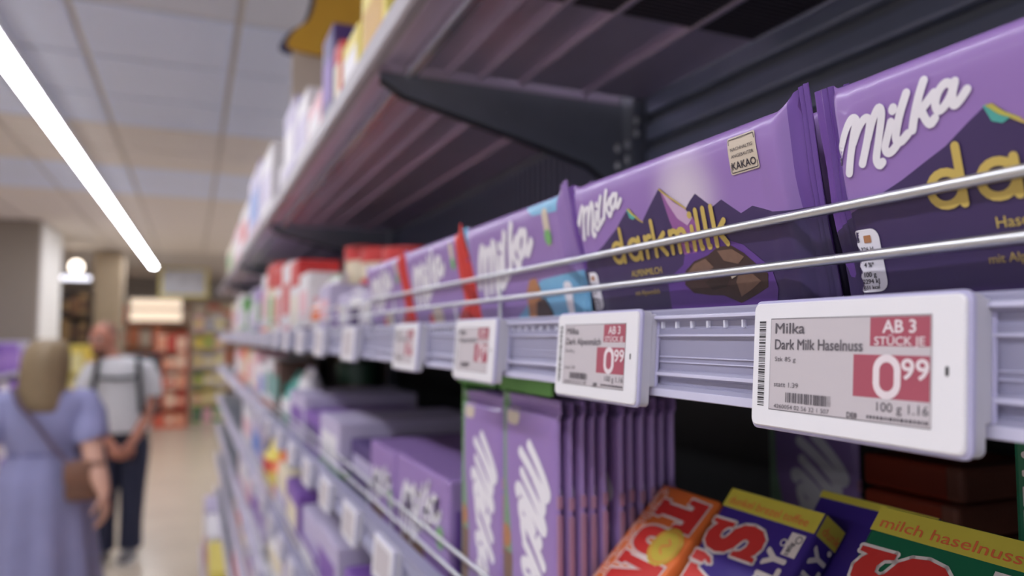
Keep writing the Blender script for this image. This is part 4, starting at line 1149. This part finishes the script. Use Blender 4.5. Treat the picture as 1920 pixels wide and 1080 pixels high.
# ---------------------------------------------------------------- two shoppers
SKIN_W = mat('skin_light', (206, 160, 140), rough=.55, var=.05, scale=20)
SKIN_M = mat('skin_ruddy', (176, 116, 96), rough=.55, var=.05, scale=20)
def finish_body(name, mb, m, parent, voxel=.0065):
    o = obj(name, mb, m, parent, smooth=True, ang=180)
    md = o.modifiers.new('skin', 'REMESH'); md.mode = 'VOXEL'; md.voxel_size = voxel; md.use_smooth_shade = True
    sm = o.modifiers.new('soft', 'SMOOTH'); sm.factor = .5; sm.iterations = 3
    return o
def head(mb, c, f, s=1.0):
    """head centred on c (mid height), looking along f"""
    f = Vector(f).normalized(); side = Vector((0, 0, 1)).cross(f).normalized(); up = f.cross(side)
    M = Matrix((side, f, up)).transposed()
    mb.ell(Vector(c) + M @ Vector((0, -.008, .022))*s, (.076*s, .094*s, .093*s), rot=M)
    mb.ell(Vector(c) + M @ Vector((0, .024, -.052))*s, (.056*s, .062*s, .062*s), rot=M)
    mb.limb([Vector(c) + M @ Vector((0, .088, .012))*s, Vector(c) + M @ Vector((0, .108, -.026))*s], [.008*s, .014*s], 8)
    for q in (-1, 1):
        mb.ell(Vector(c) + M @ Vector((q*.079, -.006, -.005))*s, (.010*s, .020*s, .032*s), rot=M)
        mb.limb([Vector(c) + M @ Vector((q*.014, .084, .022))*s, Vector(c) + M @ Vector((q*.050, .070, .024))*s], [.010*s, .009*s], 8)
    return M
def hand(mb, wrist, d, palm_n, s=1.0, curl=.5, thumb=1):
    """hand leaving the wrist along d; palm_n is the palm's normal; fingers curl towards it"""
    d = Vector(d).normalized(); n = Vector(palm_n); n = (n - d*n.dot(d)).normalized(); w = d.cross(n)
    W = Vector(wrist)
    M = Matrix((w, d, n)).transposed()
    mb.ell(W + d*.045*s, (.040*s, .052*s, .016*s), rot=M)
    for i, (off, ln) in enumerate(((-.030, .066), (-.010, .078), (.011, .073), (.030, .056))):
        p = W + d*.080*s + w*off*s; a = curl*.55; pts = [p]
        for k in range(3):
            a += curl*.55
            p = p + (d*math.cos(a) + n*math.sin(a))*ln*s*(.44, .32, .24)[k]; pts.append(p)
        mb.limb(pts, [.0095*s, .009*s, .0085*s, .007*s], 8)
    p = W + d*.020*s - w*.026*s*thumb
    mb.limb([p, p + (d*.6 - w*.75*thumb + n*.35)*.034*s, p + (d*1.0 - w*.75*thumb + n*.7)*.054*s], [.013*s, .010*s, .008*s], 8)
def oval(cx, cy, z, rx, ry, n=28, fold=0, ph=0, nf=9):
    return [(cx + rx*(1 + fold*math.sin(nf*a + ph))*math.cos(a), cy + ry*(1 + fold*math.sin(nf*a + ph))*math.sin(a), z) for a in [2*math.pi*k/n for k in range(n)]]
def face_bits(p, c, M, s, lipc, browc, eyes=True):
    def at(v): return Vector(c) + M @ (Vector(v)*s)
    for q in (-1, 1):
        e = obj('eye', MB().ell(at((q*.031, .079, .006)), (.0125*s, .0125*s, .0105*s), n=12, m=8), mat('eye_white', (230, 226, 222), rough=.2), p, smooth=True)
        obj('iris', MB().ell(at((q*.031, .0885, .006)), (.0055*s, .0042*s, .0055*s), n=10, m=6), mat('iris_dark', (52, 44, 40), rough=.2), e, smooth=True)
        obj('eyebrow', MB().limb([at((q*.016, .092, .028)), at((q*.034, .089, .033)), at((q*.052, .076, .028))], [.003*s, .004*s, .002*s], 6), browc, p, smooth=True)
    obj('mouth', MB().limb([at((-.022, .076, -.056)), at((0, .086, -.054)), at((.022, .076, -.056))], [.003*s, .0055*s, .003*s], 8), lipc, p, smooth=True)

# woman seen from behind, blue-lilac dress, brown shoulder bag
WX, WY = -.590, 3.96
w = empty('person', (WX, WY, 0)); tag(w, 'woman seen from behind in a long blue-lilac dress with a brown shoulder bag', 'person')
wf = Vector((.30, .95, 0))
b = MB()
hc = (.0, .01, 1.525)
Mw = head(b, hc, wf, 1.0)
b.limb([(0, -.005, 1.33), (0, 0, 1.43), (.003, .008, 1.50)], [.062, .052, .054])
b.limb([(0, 0, .86), (0, 0, 1.02), (0, 0, 1.16), (0, -.005, 1.30)], [.135, .115, .105, .10])
b.limb([(-.135, 0, 1.365), (0, 0, 1.37), (.135, 0, 1.365)], [.052, .06, .052])
for q in (-1, 1): b.limb([(q*.08, 0, .88), (q*.085, .01, .50), (q*.085, -.01, .10)], [.095, .062, .042]); b.limb([(q*.085, -.02, .045), (q*.09, .06, .03), (q*.095, .14, .022)], [.04, .036, .026])
b.limb([(.155, 0, 1.355), (.180, -.075, 1.23), (.208, -.145, 1.115)], [.052, .048, .043]); b.limb([(.208, -.145, 1.115), (.238, -.195, 1.04), (.258, -.225, .985)], [.043, .038, .028])
hand(b, (.260, -.228, .980), (.14, -.12, -.95), (-1, .2, -.1), 1.0, .45, 1)
b.limb([(-.155, 0, 1.355), (-.205, -.02, 1.24), (-.235, -.03, 1.115)], [.050, .045, .039]); b.limb([(-.235, -.03, 1.115), (-.22, .06, 1.03), (-.19, .14, .975)], [.039, .035, .026])
hand(b, (-.188, .145, .970), (.25, .75, -.5), (1, .1, 0), 1.0, .6, -1)
finish_body('body', b, SKIN_W, w)
face_bits(w, hc, Mw, 1.0, mat('lips_rose', (170, 96, 92)), mat('brow_brown', (96, 76, 58)))
M_dress = mat('dress_fabric', (140, 140, 180), rough=.85, var=.16, scale=9, bump=.4, bscale=30)
rings = []
for i, (z, rx, ry, fo) in enumerate([(1.418,.085,.075,0),(1.400,.150,.092,0),(1.36,.182,.108,0),(1.30,.186,.120,0),(1.24,.176,.124,0),(1.19,.160,.120,.01),(1.150,.146,.112,.02),(1.13,.146,.112,.02),(1.10,.165,.130,.02),(1.02,.186,.160,.02),(.92,.196,.172,.025),(.75,.205,.186,.04),(.55,.225,.210,.055),(.35,.25,.24,.07),(.20,.275,.265,.08),(.17,.277,.267,.08)]):
    rings.append(oval(.0 + .012*max(0, 1.1 - z), -.004, z, rx, ry, 72, fo*1.5, z*1.3, 9))
dr = obj('dress', MB().rings(rings), M_dress, w, smooth=True, ang=70)
obj('belt_seam', MB().rings([oval(0, -.004, z, .149, .115, 40) for z in (1.134, 1.146)], cap=False), mat('dress_seam', (112, 110, 158), rough=.8), dr, smooth=True)
for q, e in ((1, (.186, -.088, 1.215)), (-1, (-.212, -.02, 1.225))):
    obj('sleeve', MB().tube([(q*.10, -.002, 1.372), (q*.145, -.002, 1.362), ((q*.145+e[0])/2 + q*.008, -.012, 1.30), e, (e[0]+q*.004, e[1], e[2]-.012)], [.052, .066, .070, .074, .072], 20), M_dress, dr, smooth=True)
M_hair = mat('hair_dark_blonde', (132, 112, 84), rough=.6, var=.25, scale=60)
hr = []
for z, rx, ry, dy in [(1.648,.02,.02,0),(1.640,.055,.06,-.004),(1.615,.082,.094,-.010),(1.57,.094,.106,-.020),(1.52,.096,.106,-.030),(1.46,.096,.096,-.040),(1.40,.096,.080,-.058),(1.345,.094,.062,-.078),(1.325,.090,.050,-.082)]:
    rr = []
    for k in range(40):
        a = 2*math.pi*k/40
        front = max(0, math.sin(a))
        y = ry*math.sin(a)*(1 if z > 1.585 or math.sin(a) < .3 else .32) + dy
        p = Matrix.Rotation(-.305, 3, 'Z') @ Vector((rx*(1 + .03*math.sin(11*a))*math.cos(a), y, 0))
        rr.append((p.x, p.y + .01, z))
    hr.append(rr)
obj('hair', MB().rings(hr), M_hair, w, smooth=True, ang=80)
for q in (-1, 1):
    s = obj('shoe', MB().limb([(q*.085, -.035, .035), (q*.088, .05, .032), (q*.094, .15, .026)], [.043, .042, .030]), mat('shoe_tan', (150, 120, 96)), w, smooth=True)
bg = empty('shoulder_bag', (WX + .175, WY - .165, .940)); tag(bg, 'brown leather shoulder bag hanging at the right hip of the woman', 'bag')
M_leather = mat('bag_leather', (112, 78, 62), rough=.5, var=.12, scale=40, bump=.2)
obj('pouch', MB().bbox(-.075, .075, -.035, .035, 0, .165, .028), M_leather, bg, smooth=True)
obj('flap', MB().bbox(-.078, .078, -.042, .030, .075, .176, .018), mat('bag_flap', (124, 86, 68), rough=.5, var=.1), bg, smooth=True)
obj('strap', MB().tube([(-.05, -.03, .165), (-.11, -.005, .225), (-.185, .025, .33), (-.26, .035, .422), (-.295, .095, .482), (-.305, .17, .482), (-.28, .27, .405), (-.15, .325, .225), (.0, .27, .115), (.0, .10, .13), (.0, .02, .165)], .010, 8), mat('bag_strap', (92, 74, 92), rough=.6), bg, smooth=True)

# man facing the camera: white shirt, dark backpack straps, navy trousers
MX, MY = -.480, 6.35
m_ = empty('person', (MX, MY, 0)); tag(m_, 'man in a white t-shirt with black backpack straps, navy trousers, hands in front', 'person')
b = MB()
hm = (-.118, -.03, 1.635)
Mm = head(b, hm, (-.55, -.80, -.12), 1.08)
b.limb([(-.03, 0, 1.42), (-.075, -.01, 1.52), (-.11, -.025, 1.60)], [.074, .064, .066])
b.limb([(.03, 0, .92), (.01, 0, 1.08), (-.01, 0, 1.26), (-.02, 0, 1.38)], [.125, .13, .14, .13])
b.limb([(-.17, 0, 1.43), (-.01, 0, 1.44), (.16, 0, 1.42)], [.06, .07, .06])
for q in (-1, 1): b.limb([(.02 + q*.085, 0, .92), (.015 + q*.09, -.01, .50), (.01 + q*.09, .01, .10)], [.098, .064, .044]); b.limb([(.01 + q*.09, .02, .05), (-.01 + q*.095, -.07, .035), (-.03 + q*.10, -.15, .028)], [.042, .04, .03])
b.limb([(.175, 0, 1.405), (.205, .01, 1.27), (.200, -.01, 1.13)], [.056, .050, .044]); b.limb([(.200, -.01, 1.13), (.165, -.11, 1.0), (.105, -.195, .885)], [.044, .040, .030])
hand(b, (.102, -.198, .880), (-.45, -.35, -.75), (-.4, .9, 0), 1.05, .7, -1)
b.limb([(-.185, 0, 1.405), (-.225, .01, 1.27), (-.205, -.03, 1.13)], [.056, .050, .044]); b.limb([(-.205, -.03, 1.13), (-.12, -.13, .99), (-.035, -.205, .885)], [.044, .040, .030])
hand(b, (-.030, -.210, .880), (.5, -.3, -.75), (.4, .9, 0), 1.05, .7, 1)
finish_body('body', b, SKIN_M, m_)
face_bits(m_, hm, Mm, 1.08, mat('lips_dull', (150, 88, 78)), mat('brow_dark', (60, 48, 42)))
def mp(v): return Vector(hm) + Mm @ (Vector(v)*1.08)
obj('beard', MB().ell(mp((0, .036, -.074)), (.060, .060, .048), rot=Mm), mat('beard_brown', (104, 70, 56), rough=.8, var=.2), m_, smooth=True)
obj('hair', MB().ell(mp((0, -.022, .034)), (.083, .094, .094), rot=Mm), mat('hair_cropped', (128, 92, 78), rough=.8, var=.15), m_, smooth=True)
M_shirt = mat('shirt_cotton', (204, 202, 206), rough=.85, var=.05, scale=10, bump=.2, bscale=25)
sh = obj('shirt', MB().rings([oval(x, 0, z, rx, ry, 48, .012 if z < 1.3 else 0, z*2, 7) for z, x, rx, ry in [(1.505,-.03,.085,.080),(1.485,-.015,.14,.098),(1.45,-.01,.195,.115),(1.38,-.008,.208,.135),(1.28,0,.196,.148),(1.15,.01,.184,.155),(1.02,.02,.182,.158),(.95,.025,.180,.155),(.935,.025,.179,.154)]]), M_shirt, m_, smooth=True, ang=70)
for q, e in ((1, (.212, .01, 1.22)), (-1, (-.232, .01, 1.22))):
    obj('sleeve', MB().tube([(q*.10, 0, 1.43), (q*.165, 0, 1.415), ((q*.165+e[0])/2 + q*.012, .005, 1.33), e, (e[0], e[1], e[2]-.012)], [.062, .078, .080, .078, .076], 20), M_shirt, sh, smooth=True)
M_tr = mat('trouser_navy', (34, 38, 62), rough=.8, var=.12, scale=14, bump=.2)
tr = obj('trousers', MB().rings([oval(.02, 0, z, rx, ry, 36) for z, rx, ry in [(.99,.172,.146),(.95,.178,.150),(.86,.184,.152),(.80,.182,.145)]]), M_tr, m_, smooth=True, ang=70)
for q in (-1, 1):
    obj('trouser_leg', MB().tube([(.02 + q*.084, 0, .86), (.018 + q*.088, 0, .70), (.016 + q*.09, -.008, .50), (.012 + q*.09, .004, .28), (.012 + q*.09, .01, .09)], [.112, .104, .086, .078, .080], 24), M_tr, tr, smooth=True)
obj('belt', MB().rings([oval(.02, 0, z, .186, .160, 36) for z in (.915, .95)]), mat('belt_dark', (48, 42, 44), rough=.5), tr, smooth=True)
for q in (-1, 1):
    s = obj('shoe', MB().limb([(.01 + q*.09, .03, .05), (-.008 + q*.095, -.06, .046), (-.03 + q*.10, -.16, .036)], [.052, .050, .036]), mat('shoe_grey', (112, 108, 110), rough=.6), m_, smooth=True)
    obj('sole', MB().bbox(-.03 + q*.095 - .046, -.03 + q*.095 + .076, -.195, .075, .001, .018, .008), mat('shoe_sole', (190, 186, 182)), s)
bk = empty('backpack', (MX + .02, MY + .28, 1.02)); tag(bk, 'black backpack worn by the man, its straps crossing the white shirt', 'backpack')
M_bk = mat('backpack_nylon', (30, 30, 36), rough=.7, var=.15, scale=30, bump=.3)
obj('pack', MB().bbox(-.20, .25, -.11, .12, 0, .50, .06), M_bk, bk, smooth=True)
obj('pocket', MB().bbox(-.12, .14, .115, .165, .05, .26, .03), M_bk, bk, smooth=True)
for q in (-1, 1):
    x = -.03 + q*.125
    obj('shoulder_strap', MB().tube([(x*.9, -.10, .44), (x, -.20, .500), (x + q*.005, -.30, .485), (x + q*.012, -.395, .42), (x + q*.02, -.432, .32), (x + q*.03, -.442, .20), (x + q*.045, -.40, .08), (x + q*.06, -.25, .03), (x + q*.03, -.10, .04)], .019, 8), M_bk, bk, smooth=True)
obj('chest_strap', MB().tube([(-.145, -.432, .335), (-.03, -.448, .330), (.09, -.432, .335)], .013, 8), M_bk, bk, smooth=True)
